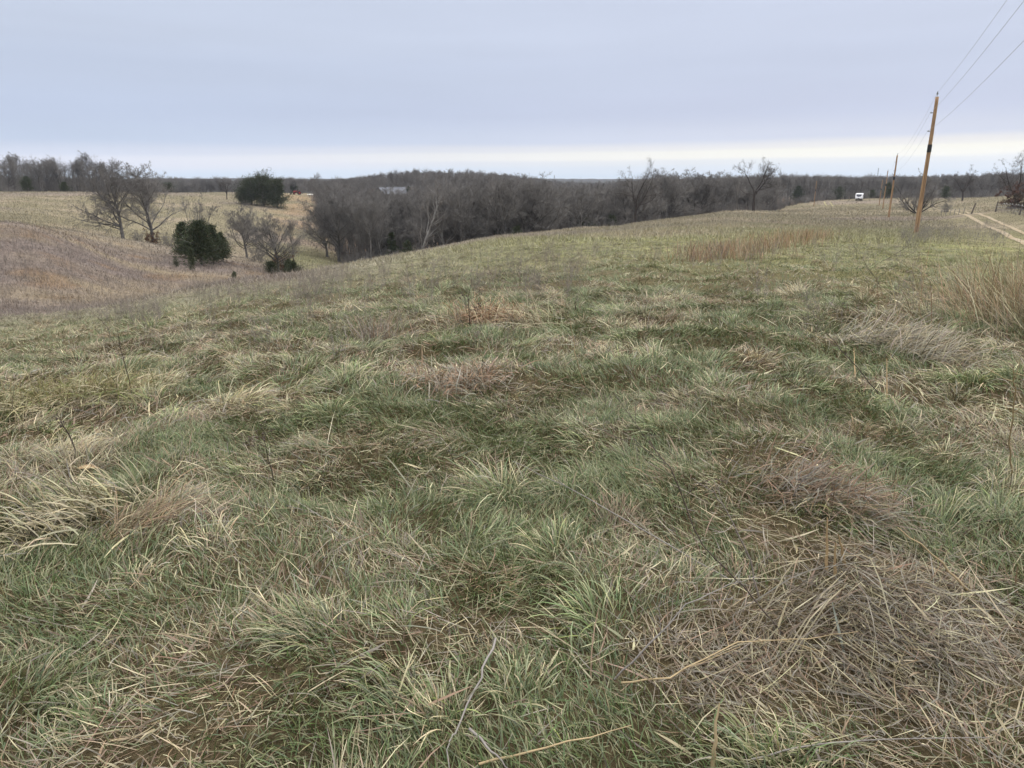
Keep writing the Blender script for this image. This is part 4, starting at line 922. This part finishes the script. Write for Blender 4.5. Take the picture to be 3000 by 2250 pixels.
# ------------------------------------------------------------------ built things
import bmesh
def bm_obj(name, fn, mat, parent=None, bevel=0, loc=None, smooth=False):
    bm = bmesh.new(); fn(bm)
    if bevel: bmesh.ops.bevel(bm, geom=bm.edges[:], offset=bevel, segments=2, affect='EDGES', profile=.5)
    me = bpy.data.meshes.new(name); bm.to_mesh(me); bm.free(); me.materials.append(mat)
    if smooth:
        for f in me.polygons: f.use_smooth = True
    o_ = bpy.data.objects.new(name, me); COL.objects.link(o_)
    if parent: o_.parent = parent
    if loc is not None: o_.location = loc
    return o_
from mathutils import Matrix
def box(bm, c, s_, rot=None):
    r_ = bmesh.ops.create_cube(bm, size=1); m_ = Matrix.Translation(c) @ (rot or Matrix()) @ Matrix.Diagonal((*s_, 1))
    bmesh.ops.transform(bm, matrix=m_, verts=r_['verts'])
def cyl(bm, a_, b_, r1, r2, n_=12):
    a_, b_ = Vector(a_), Vector(b_); d = b_ - a_
    r_ = bmesh.ops.create_cone(bm, cap_ends=True, segments=n_, radius1=r1, radius2=r2, depth=d.length)
    bmesh.ops.transform(bm, matrix=Matrix.Translation((a_ + b_) / 2) @ d.to_track_quat('Z', 'Y').to_matrix().to_4x4(), verts=r_['verts'])
def mat_wood_pole():
    m, n, l, o_ = new_mat('pole_wood'); p = n.new('ShaderNodeBsdfPrincipled'); l.new(p.outputs[0], o_.inputs[0]); p.inputs['Roughness'].default_value = .8
    t = n.new('ShaderNodeTexCoord'); mp = n.new('ShaderNodeMapping'); mp.inputs['Scale'].default_value = (9, 9, .55); l.new(t.outputs['Object'], mp.inputs[0])
    z = n.new('ShaderNodeTexNoise'); z.inputs['Scale'].default_value = 1.5; z.inputs['Detail'].default_value = 6; l.new(mp.outputs[0], z.inputs['Vector'])
    r = n.new('ShaderNodeValToRGB'); r.color_ramp.elements[0].position = .35; r.color_ramp.elements[0].color = (.15, .085, .045, 1)
    r.color_ramp.elements[1].position = .65; r.color_ramp.elements[1].color = (.38, .245, .135, 1); l.new(z.outputs[0], r.inputs[0]); l.new(r.outputs[0], p.inputs['Base Color'])
    b = n.new('ShaderNodeBump'); b.inputs['Strength'].default_value = .5; l.new(z.outputs[0], b.inputs['Height']); l.new(b.outputs[0], p.inputs['Normal']); return m
M_pole = mat_wood_pole()
M_black = mat_simple('black_sleeve', (.018, .018, .02), .6); M_metal = mat_simple('galvanised', (.28, .28, .29), .5, metallic=.7); M_wire = mat_simple('wire', (.30, .31, .34), .5)
M_insul = mat_simple('insulator', (.22, .24, .26), .3)
def pole(px, D, top, label):
    p = at(px, D); h_ = ppH(px, D, top); e = empty('utility_pole', p)
    rng = np.random.default_rng(int(D)); K = 24; z = np.linspace(-.4, h_, K + 1)
    P = np.stack([rng.normal(0, .012, K + 1).cumsum() * .6, rng.normal(0, .01, K + 1).cumsum() * .6, z], -1); P[:, :2] -= P[1, :2]; P[:, :2] *= .6
    v, q_ = tubes([dict(P=P[None], L=np.array([h_]), R=(.165 - .060 * np.linspace(0, 1, K + 1) + rng.normal(0, .003, K + 1))[None])], [14])
    n0 = len(v) - 14
    mesh_np('pole', np.vstack([v, P[-1:] + [0, 0, .015]]), q_, np.array([[n0 + j, n0 + (j + 1) % 14, len(v)] for j in range(14)]), mat=M_pole, parent=e, smooth=False)
    zb = h_ * .635; c = P[np.argmin(abs(z - zb))]
    bm_obj('sleeve', lambda b: cyl(b, (c[0], c[1], zb - .028 * h_), (c[0], c[1], zb + .028 * h_), .142, .140, 16), M_black, e)
    def pin(b): cyl(b, (0, 0, h_ - .1), (0, 0, h_ + .16), .018, .018, 8); cyl(b, (0, 0, h_ + .14), (0, 0, h_ + .22), .05, .07, 10); cyl(b, (0, 0, h_ + .22), (0, 0, h_ + .34), .045, .03, 10)
    bm_obj('top_insulator', pin, M_insul, e)
    at_ = []
    for f_ in (.112, .242):
        zz = h_ * (1 - f_)
        def br(b): cyl(b, (.16, 0, zz), (-.22, 0, zz), .016, .016, 8)
        bk = bm_obj('bracket', br, M_metal, e)
        bm_obj('insulator', lambda b: cyl(b, (-.16, 0, zz + .005), (-.30, 0, zz + .005), .05, .035, 10), M_insul, bk)
    tag(e, label, 'utility pole', 'utility poles along the field')
    T = np.array(p); return [T + [0, 0, h_ + .3], T + [-.3, 0, h_ * .888], T + [-.3, 0, h_ * .758]]
W = [pole(2690, 60, 284, 'nearest and largest orange brown utility pole with a black sleeve, beside the dirt track'),
     pole(2603, 138, 455, 'second utility pole down the line, midway between the nearest pole and the white trailer'),
     pole(2582, 235, 500, 'third utility pole down the line, just right of the farthest pole of the row'),
     pole(2570, 290, 527, 'fourth utility pole, smallest and leftmost of the row right of the white trailer'),
     pole(2380, 290, 530, 'utility pole standing alone left of the white trailer')]
W0 = [W[0][i] + (W[0][i] - W[1][i]) * np.array([1, 1, 0]) * 1.0 + np.array([0, 0, 2.4]) for i in range(3)]
W6 = [W[4][i] + np.array([-62, 22, -3.5]) for i in range(3)]
def catenary(a_, b_, sag, n_=40):
    t = np.linspace(0, 1, n_ + 1)[:, None]; P = a_ * (1 - t) + b_ * t; P[:, 2] -= (4 * sag * t * (1 - t))[:, 0]; return P
for i, lab in enumerate(('uppermost power line wire resting on the pole tops', 'middle power line wire held on the upper side brackets', 'lowest power line wire held on the lower side brackets')):
    pts = [W0[i]] + [w_[i] for w_ in W] + [W6[i]]; sags = [.9, .9, 1.2, .5, .8, .8]
    P = np.concatenate([catenary(pts[k], pts[k + 1], sags[k])[(0 if k == 0 else 1):] for k in range(6)])
    r_ = np.full(len(P), .0058)
    v, q_ = tubes([dict(P=P[None], L=np.array([1.]), R=r_[None])], [5]); o_ = mesh_np('power_line', v, q_, mat=M_wire, smooth=True); tag(o_, lab, 'power line', 'wires strung between the utility poles')

# white trailer at the far edge of the field
M_white = mat_simple('white_gelcoat', (.80, .80, .82), .35, .04); M_glass = mat_simple('tinted_glass', (.035, .035, .06), .12, .1, spec=.6); M_rub = mat_simple('rubber', (.02, .02, .02), .8)
M_greyp = mat_simple('grey_panel', (.33, .34, .36), .5, .06)
p = at(2508, 318); e = empty('camper_trailer', p, R(-3) - math.atan2(p[0], p[1]), .93)
Wd, Ht, Ln_ = 2.75, 3.05, 7.0
def body(b):
    # side profile (y back, z up), front cap bulges out low and slopes back above
    pr = [(-.05, .75), (-.42, .95), (-.50, 1.25), (-.36, 1.75), (-.02, 2.6), (.25, 2.95), (.6, Ht), (Ln_ - .2, Ht), (Ln_, Ht - .2), (Ln_, .75)]
    for sx, inset in ((-1, 0), (1, 0)): pass
    xs = [-Wd / 2, -Wd / 2 + .22, Wd / 2 - .22, Wd / 2]; rows = []
    for x_ in xs:
        edge = abs(x_) > Wd / 2 - .1
        rows.append([b.verts.new((x_, y_ + (.22 if edge and i_ < 6 else 0), z_ - (.10 if edge and 4 < i_ < 9 else 0))) for i_, (y_, z_) in enumerate(pr)])
    for A_, B_ in zip(rows[:-1], rows[1:]):
        for k in range(len(pr)): b.faces.new((A_[k], A_[(k + 1) % len(pr)], B_[(k + 1) % len(pr)], B_[k]))
    b.faces.new(rows[0][::-1]); b.faces.new(rows[-1]); bmesh.ops.recalc_face_normals(b, faces=b.faces[:])
bm_obj('body', body, M_white, e, bevel=.03)
def win(b):
    pts = [(-1.0, 2.72), (1.0, 2.72), (1.0, 2.05), (.75, 1.86), (0, 1.66), (-.75, 1.86), (-1.0, 2.05)]
    f_ = lambda z: np.interp(z, [1.25, 1.75, 2.6, 2.95], [-.5, -.36, -.02, .25]) - .035
    vs = [b.verts.new((x_, f_(z_), z_)) for x_, z_ in pts]; b.faces.new(vs)
    r_ = bmesh.ops.extrude_face_region(b, geom=b.faces[:]); bmesh.ops.translate(b, vec=(0, .05, .01), verts=[g_ for g_ in r_['geom'] if isinstance(g_, bmesh.types.BMVert)])
bm_obj('front_window', win, M_glass, e)
bm_obj('chassis', lambda b: (box(b, (0, 3.4, .62), (2.4, 6.8, .3)), box(b, (.35, -.7, .55), (.12, 1.5, .14), Matrix.Rotation(.35, 4, 'Z')), box(b, (-.35, -.7, .55), (.12, 1.5, .14), Matrix.Rotation(-.35, 4, 'Z'))), M_black, e)
bm_obj('gas_bottle_cover', lambda b: box(b, (0, -.62, .82), (.7, .35, .5)), M_black, e, bevel=.05)
bm_obj('jack', lambda b: (cyl(b, (0, -1.3, 0), (0, -1.3, .9), .05, .05), box(b, (0, -1.3, .02), (.3, .3, .04))), M_metal, e)
bm_obj('skirt_panel', lambda b: box(b, (Wd / 2 + .012, 3.4, 1.0), (.02, 6.2, .42)), M_greyp, e)
for yy in (1.2, 3.0, 5.4): bm_obj('side_window', lambda b: box(b, (Wd / 2 + .012, yy, 2.05), (.025, .9, .55)), M_glass, e, bevel=.008)
bm_obj('door', lambda b: box(b, (Wd / 2 + .014, 4.3, 1.65), (.026, .7, 1.7)), M_greyp, e)
for yy in (3.2, 4.1):
    for sx in (-1, 1):
        wh = bm_obj('wheel', lambda b: cyl(b, (sx * 1.05, yy, .36), (sx * 1.30, yy, .36), .36, .36, 20), M_rub, e)
        bm_obj('hub', lambda b: cyl(b, (sx * 1.28, yy, .36), (sx * 1.32, yy, .36), .17, .15, 12), M_metal, wh)
tag(e, 'white camper trailer with a dark front window at the far field edge below the wood', 'trailer')

# red tractor on the far left slope
M_red = mat_simple('red_paint', (.32, .035, .03), .5, .15); M_dark = mat_simple('dark_iron', (.05, .04, .04), .7)
p = at(878, 342); e = empty('farm_tractor', p, -math.atan2(p[0], p[1]) + R(8), 1.08)
bm_obj('hood', lambda b: (box(b, (-.9, 0, 1.25), (1.6, .62, .62)), box(b, (-1.72, 0, 1.2), (.1, .55, .6))), M_red, e, bevel=.06)
bm_obj('chassis', lambda b: (box(b, (-.5, 0, .8), (2.4, .4, .4)), box(b, (.6, 0, .85), (.9, .55, .6)), cyl(b, (-1.45, -.6, .42), (-1.45, .6, .42), .05, .05)), M_dark, e)
bm_obj('seat', lambda b: (box(b, (.75, 0, 1.4), (.45, .5, .12)), box(b, (.98, 0, 1.62), (.1, .5, .4))), M_dark, e, bevel=.03)
bm_obj('steering_wheel', lambda b: (cyl(b, (0, 0, 1.5), (.25, 0, 1.85), .025, .025, 6), cyl(b, (.22, 0, 1.83), (.26, 0, 1.87), .22, .22, 14)), M_dark, e)
bm_obj('exhaust', lambda b: (cyl(b, (-.8, .15, 1.5), (-.8, .15, 2.25), .035, .035, 8), cyl(b, (-.8, .15, 1.65), (-.8, .15, 1.95), .07, .07, 10)), M_dark, e)
for sy in (-1, 1):
    bm_obj('fender', lambda b: (box(b, (.6, sy * .62, 1.52), (1.0, .36, .06)), box(b, (.1, sy * .62, 1.32), (.06, .36, .42), Matrix.Rotation(-.4, 4, 'Y'))), M_red, e)
    wh = bm_obj('rear_wheel', lambda b: cyl(b, (.62, sy * .62, .72), (.62, sy * .98, .72), .72, .72, 24), M_rub, e, bevel=.04)
    bm_obj('rim', lambda b: cyl(b, (.62, sy * .97, .72), (.62, sy * 1.0, .72), .4, .34, 16), M_red, wh)
    wh = bm_obj('front_wheel', lambda b: cyl(b, (-1.45, sy * .55, .42), (-1.45, sy * .77, .42), .42, .42, 20), M_rub, e, bevel=.03)
    bm_obj('rim', lambda b: cyl(b, (-1.45, sy * .76, .42), (-1.45, sy * .79, .42), .22, .18, 12), M_red, wh)
    bm_obj('loader_arm', lambda b: (box(b, (-1.2, sy * .5, 1.0), (2.2, .1, .14), Matrix.Rotation(-.25, 4, 'Y')), box(b, (-.2, sy * .5, 1.15), (.12, .12, .9))), M_dark, e)
bm_obj('bucket', lambda b: (box(b, (-2.5, 0, .45), (.08, 1.7, .6)), box(b, (-2.75, 0, .18), (.55, 1.7, .07)), box(b, (-2.7, .83, .4), (.5, .05, .5)), box(b, (-2.7, -.83, .4), (.5, .05, .5))), M_dark, e)
bm_obj('rear_hitch', lambda b: (box(b, (1.55, 0, .55), (1.0, .1, .1)), box(b, (2.0, 0, .5), (.1, 1.3, .3))), M_dark, e)
tag(e, 'small red tractor with loader standing right of the round cedar clump', 'tractor')

# stack wrapped in white, panels and timber beside it
p = at(975, 348); e = empty('wrapped_stack', p, -math.atan2(p[0], p[1]) + R(10))
bm_obj('pallet', lambda b: [box(b, (x_, 0, .35), (.15, 1.6, .7)) for x_ in (-1.0, 0, 1.0)] + [box(b, (0, y_, .74), (2.4, .2, .06)) for y_ in (-.7, 0, .7)], M_dark, e)
for k in range(4): bm_obj('wrapped_bundle', lambda b: box(b, (.02 * (-1) ** k, 0, .77 + .24 + k * .49), (2.36, 1.5, .46)), mat_simple('white_wrap', (.74, .77, .82), .4, .08), e, bevel=.04)
tag(e, 'tall white wrapped stack of building panels on a dark base by the wood corner', 'stack')
M_sheet = mat_simple('white_sheet', (.74, .73, .66), .5, .1)
for px, D, w_, d_, rz, lab in ((914, 350, 2.6, 1.4, .2, 'white panel lying on the grass nearest the red tractor'), (938, 352, 2.4, 1.2, -.15, 'white panel lying midway between the tractor and the wrapped stack'), (952, 349, 2.6, 1.5, .1, 'white panel lying beside the wrapped stack')):
    q0 = at(px, D)
    V = [((i_ / 6 - .5) * w_, (j / 3 - .5) * d_, .25 + .06 * math.sin(i_ * 1.3 + px) + .05 * j) for i_ in range(7) for j in range(4)]
    b_ = 0.05; VV = np.array(V + [(a_, c_, z_ - b_) for a_, c_, z_ in V]); Q = []
    for i_ in range(6):
        for j in range(3):
            a0 = i_ * 4 + j; Q += [[a0, a0 + 4, a0 + 5, a0 + 1], [a0 + 28, a0 + 29, a0 + 33, a0 + 32]]
    rim = [i_ * 4 for i_ in range(7)] + [24 + j for j in range(1, 4)] + [i_ * 4 + 3 for i_ in range(5, -1, -1)] + [2, 1]
    Q += [[rim[k], rim[(k + 1) % len(rim)], rim[(k + 1) % len(rim)] + 28, rim[k] + 28] for k in range(len(rim))]
    VV[:, 0] += 0; o_ = mesh_np('white_panel', VV, np.array(Q), mat=M_sheet); o_.location = q0; o_.rotation_euler = (R(4), 0, rz - math.atan2(q0[0], q0[1])); tag(o_, lab, 'panel', 'white panels on the far slope')
p = at(957, 338); e = empty('timber_pile', p, -math.atan2(p[0], p[1]))
for k in range(7): bm_obj('beam', lambda b: box(b, (rs.uniform(-.2, .2), -.4 + (k % 4) * .28, .12 + (k // 4) * .2), (2.4, .2, .18), Matrix.Rotation(rs.uniform(-.06, .06), 4, 'Z')), M_greyp, e)
tag(e, 'low grey pile of beams in front of the wrapped stack', 'pile')
p = at(966, 345); o_ = bm_obj('steel_drum', lambda b: (cyl(b, (-.45, 0, .3), (.45, 0, .3), .3, .3, 16), cyl(b, (-.02, 0, .3), (.02, 0, .3), .315, .315, 16)), M_dark, loc=p); tag(o_, 'dark drum lying left of the base of the wrapped stack', 'drum')

# barn among the valley trees
M_roof = mat_simple('metal_roof', (.13, .135, .155), .7, .25, .6); M_wall = mat_simple('barn_wall', (.20, .19, .175), .8, .25, 1.2); M_gdark = mat_simple('barn_dark', (.03, .03, .035), .9)
p = at(1152, 368); h_ = ppH(1152, 368, 548); e = empty('metal_barn', p, -math.atan2(p[0], p[1]) + R(33))
LB, WB, HE = 15.0, 12.0, h_ - 3.0
def wall(b):
    xs = (-LB / 2, LB / 2); rows = []
    for x_ in xs: rows.append([b.verts.new((x_, y_, z_)) for y_, z_ in ((-WB / 2, -1), (-WB / 2, HE), (0, h_ - .12), (WB / 2, HE), (WB / 2, -1))])
    for k in (0, 3): b.faces.new((rows[0][k], rows[0][k + 1], rows[1][k + 1], rows[1][k]))
    b.faces.new(rows[0]); b.faces.new(rows[1][::-1]); bmesh.ops.recalc_face_normals(b, faces=b.faces[:])
bm_obj('wall', wall, M_wall, e)
def roof(b):
    for sy in (-1, 1):
        n_ = 50
        for k in range(n_):   # ribbed sheets
            x0 = -LB / 2 - .4 + (LB + .8) * k / n_; x1 = x0 + (LB + .8) / n_; dz = .05 if k % 2 else 0
            q4 = [(x0, 0, h_ + dz), (x1, 0, h_ + dz), (x1, sy * (WB / 2 + .5), HE - .25 + dz), (x0, sy * (WB / 2 + .5), HE - .25 + dz)]
            t4 = [b.verts.new(v_) for v_ in q4]; l4 = [b.verts.new((v_[0], v_[1], v_[2] - .12 - dz)) for v_ in q4]
            b.faces.new(t4); b.faces.new(l4[::-1])
            for j in range(4): b.faces.new((t4[j], l4[j], l4[(j + 1) % 4], t4[(j + 1) % 4]))
    bmesh.ops.recalc_face_normals(b, faces=b.faces[:])
bm_obj('roof', roof, M_roof, e)
bm_obj('ridge_cap', lambda b: box(b, (0, 0, h_ + .09), (LB + .84, .4, .06)), M_roof, e)
bm_obj('barn_door', lambda b: box(b, (LB / 2 + .03, 0, 1.6), (.06, 4, 3.4)), M_gdark, e)
for x_ in (-4, 0, 4): bm_obj('window', lambda b: box(b, (x_, -WB / 2 - .02, 2.0), (1.2, .05, .9)), M_gdark, e)
tag(e, 'grey metal roofed barn half hidden behind the valley wood', 'barn')

# dirt track: two wheel ruts curving away
def mat_dirt():
    m, n, l, o_ = new_mat('dirt'); d = n.new('ShaderNodeBsdfDiffuse'); l.new(d.outputs[0], o_.inputs[0])
    t = n.new('ShaderNodeTexCoord'); z = n.new('ShaderNodeTexNoise'); z.inputs['Scale'].default_value = 1.2; z.inputs['Detail'].default_value = 7; l.new(t.outputs['Object'], z.inputs['Vector'])
    r = n.new('ShaderNodeValToRGB'); r.color_ramp.elements[0].position = .35; r.color_ramp.elements[0].color = (.30, .235, .15, 1)
    r.color_ramp.elements[1].position = .65; r.color_ramp.elements[1].color = (.36, .31, .24, 1); l.new(z.outputs[0], r.inputs[0]); l.new(r.outputs[0], d.inputs[0]); return m
M_dirt = mat_dirt()
def rut(name, pts, w_, label, wj=.3, mat=None, lift=.05):
    X, Y, u = pts if isinstance(pts, tuple) else centre_line(pts)
    tx, ty = np.gradient(X), np.gradient(Y); l_ = np.hypot(tx, ty); nx, ny = -ty / l_, tx / l_
    ww = w_ * .5 * (1 + wj * (vnoise(u, u * 0, 2.1, 91) * 2 - 1)); w2 = w_ * .5 * (1 + wj * (vnoise(u, u * 0 + 50, 1.7, 92) * 2 - 1))
    A_ = np.stack([X - nx * ww, Y - ny * ww], -1); B_ = np.stack([X + nx * w2, Y + ny * w2], -1); M_ = np.stack([X, Y], -1)
    V = np.stack([np.column_stack([q_, H(q_[:, 0], q_[:, 1]) + lf]) for q_, lf in ((A_, lift - .02), (M_, lift), (B_, lift - .02))], 1).reshape(-1, 3)
    k = np.arange(len(u) - 1)[:, None] * 3; Q = np.concatenate([k + np.array([0, 3, 4, 1]), k + np.array([1, 4, 5, 2])])
    o_ = mesh_np(name, V, Q, mat=mat or M_dirt); tag(o_, label, kind='structure'); return V
rut('track', RUTS[0], .46, 'left wheel rut of the pale dirt track'); rut('track', RUTS[1], .38, 'right wheel rut of the pale dirt track')
M_yel = mat_simple('dry_ruts', (.30, .265, .13), .9)
rut('path', [(2414, 590), (2417, 596), (2422, 603)], .5, 'thin yellowed wheel mark on the far slope, the left one', mat=M_yel); rut('path', [(2431, 591), (2435, 597), (2441, 604)], .5, 'thin yellowed wheel mark on the far slope, the right one', mat=M_yel)

# fence on the right
M_post = mat_simple('weathered_post', (.11, .09, .08), .9, .3, 5); M_tpost = mat_simple('steel_post', (.16, .15, .15), .7)
def post_at(px, D, h_, r_, lean, label=None, parent=None, mat=None, seg=8):
    p = at(px, D)
    fn = lambda b: (cyl(b, (0, 0, -.3), (lean * h_, 0, h_), r_ * 1.08, r_ * .92, seg), cyl(b, (lean * h_, 0, h_), (lean * (h_ + .05), 0, h_ + .05), r_ * .92, r_ * .5, seg))
    return p, fn
p, fn = post_at(2842, 124, 1.45, .10, .28); o_ = bm_obj('fence_post', fn, M_post, loc=p); tag(o_, 'dark wooden fence post leaning right, alone beside the dirt track', 'post')
p0 = at(2912, 116); e = empty('wire_fence', p0)
line = [(2912, 116), (2930, 113), (2948, 110), (2966, 107), (2984, 104), (3004, 101), (3024, 98), (3050, 94), (3090, 90)]
tops = []
for k, (px, D) in enumerate(line):
    q0 = at(px, D) - p0; big = px in (2912, 2984, 3050); h_ = 1.35 if big else 1.1
    bm_obj('post', lambda b: cyl(b, (q0[0], q0[1], q0[2] - .2), (q0[0] + (.12 if big else .02), q0[1], q0[2] + h_), .085 if big else .03, .07 if big else .025, 8), M_post if big else M_tpost, e)
    tops.append(q0)
pk = []
for a_, b_ in zip(tops[:-1], tops[1:]):
    for j in range(1, 5): pk.append(a_ * (1 - j / 5) + b_ * (j / 5))
for q0 in pk: bm_obj('picket', lambda b: cyl(b, (q0[0], q0[1], q0[2] - .1), (q0[0], q0[1], q0[2] + rs.uniform(.85, 1.15)), .022, .018, 5), M_tpost, e)
M_ins2 = mat_simple('white_insulator', (.8, .8, .78), .5)
for q0 in pk[4:26:2]: bm_obj('insulator', lambda b: cyl(b, (q0[0], q0[1], q0[2] + 1.12), (q0[0], q0[1], q0[2] + 1.20), .04, .04, 8), M_ins2, e)
for zz in (.35, .7, 1.05):
    P = np.array([t_ + [0, 0, zz] for t_ in tops]); v, q_ = tubes([dict(P=P[None], L=np.array([1.]), R=np.full((1, len(P)), .008))], [4]); mesh_np('fence_wire', v, q_, mat=M_wire, parent=e)
tag(e, 'wire and picket fence with white insulators along the right edge', 'fence')
p0 = at(2755, 150); e = empty('wire_fence', p0)
tops = [at(px, D) - p0 for px, D in ((2755, 150), (2768, 147), (2781, 144), (2793, 140), (2806, 136), (2820, 131))]
for q0 in tops: bm_obj('post', lambda b: cyl(b, (q0[0], q0[1], q0[2] - .2), (q0[0] + .05, q0[1], q0[2] + 1.0), .045, .04, 7), M_tpost, e)
P = np.array([t_ + [0, 0, .8] for t_ in tops]); v, q_ = tubes([dict(P=P[None], L=np.array([1.]), R=np.full((1, len(P)), .008))], [4]); mesh_np('fence_wire', v, q_, mat=M_wire, parent=e)
tag(e, 'low faint wire fence left of the leaning wooden post', 'fence')
# rusty leaved bush behind the fence, reddish leaves clinging in the hollow
def leafy(px, D, h_, wd, label, col_, seed, n_=2600):
    rng = np.random.default_rng(seed); e = empty('leafy_bush', at(px, D)); lv = tree_levels('hedge', h_, rng); v, q_ = tubes(lv, [5, 4, 3, 3, 3]); mesh_np('stems', v, q_, mat=M_dktwig, parent=e)
    ends = np.concatenate([l_['P'].reshape(-1, 3) for l_ in lv[2:]]); c = ends[rng.integers(0, len(ends), n_)] + rng.normal(0, .05, (n_, 3)); c = c[c[:, 2] > .1]; m_ = len(c)
    a_ = norm(rng.normal(0, 1, (m_, 3))); b_ = norm(np.cross(a_, rng.normal(0, 1, (m_, 3)))); s_ = rng.uniform(.05, .1, (m_, 1))
    V = np.stack([c - a_ * s_, c - b_ * s_ * .5, c + a_ * s_, c + b_ * s_ * .5], 1).reshape(-1, 3); cc = np.repeat(np.array(col_) * rng.uniform(.5, 1.4, (m_, 1)), 4, 0)
    mesh_np('leaves', V, np.arange(m_ * 4).reshape(m_, 4), mat=M_leaf, parent=e, col=cc); tag(e, label, 'bush')
leafy(2962, 122, 3.4, 3, 'reddish brown leafy bush behind the white dotted fence', (.13, .07, .055), 5, 3600)
leafy(2992, 116, 2.8, 3, 'darker brown bush at the right frame edge behind the fence', (.07, .055, .04), 6, 3600)
leafy(440, 122, 2.6, 3, 'rusty leaved brush around the foot of the right fanning tree', (.17, .085, .045), 7, 1500)
leafy(815, 97, 2.8, 3, 'rusty leaved brush between the last two trees of the hollow', (.20, .10, .05), 8, 1700)
leafy(1090, 138, 2.4, 3, 'russet brush under the first trees of the valley wood', (.16, .08, .05), 9, 1500)
# masts on the horizon
def mast(px, D, top, label, w_):
    p = at(px, D); h_ = ppH(px, D, top); e = empty('radio_mast', p)
    legs = [(w_ * math.cos(t_), w_ * math.sin(t_)) for t_ in (0, 2.09, 4.19)]
    for lx, ly in legs: bm_obj('leg', lambda b: cyl(b, (lx, ly, 0), (lx * .4, ly * .4, h_), w_ * .16, w_ * .10, 5), M_metal, e)
    def brace(b):
        n_ = 12
        for k in range(n_):
            for i_ in range(3):
                f0, f1 = 1 - .6 * k / n_, 1 - .6 * (k + 1) / n_; a_, c_ = legs[i_], legs[(i_ + 1) % 3]
                cyl(b, (a_[0] * f0, a_[1] * f0, h_ * k / n_), (c_[0] * f1, c_[1] * f1, h_ * (k + 1) / n_), w_ * .07, w_ * .07, 4)
    bm_obj('bracing', brace, M_metal, e); tag(e, label, 'mast')
mast(1622, 640, 513, 'short grey mast poking above the valley wood', .9)
mast(2554, 900, 492, 'thin radio mast on the skyline above the white trailer', .8)

# ------------------------------------------------------------------ air
def haze_box():
    me = bpy.data.meshes.new('haze'); bm = bmesh.new(); box(bm, (0, 0, 35), (7300, 7300, 190)); bm.to_mesh(me); bm.free()
    m, n, l, o_ = new_mat('haze'); v = n.new('ShaderNodeVolumePrincipled'); v.inputs['Color'].default_value = (.78, .86, 1, 1); v.inputs['Density'].default_value = .00011; v.inputs['Anisotropy'].default_value = .2
    l.new(v.outputs[0], o_.inputs['Volume']); me.materials.append(m); o_ = bpy.data.objects.new('haze', me); COL.objects.link(o_); tag(o_, 'thin bluish haze over the far ridges', kind='stuff')
haze_box()
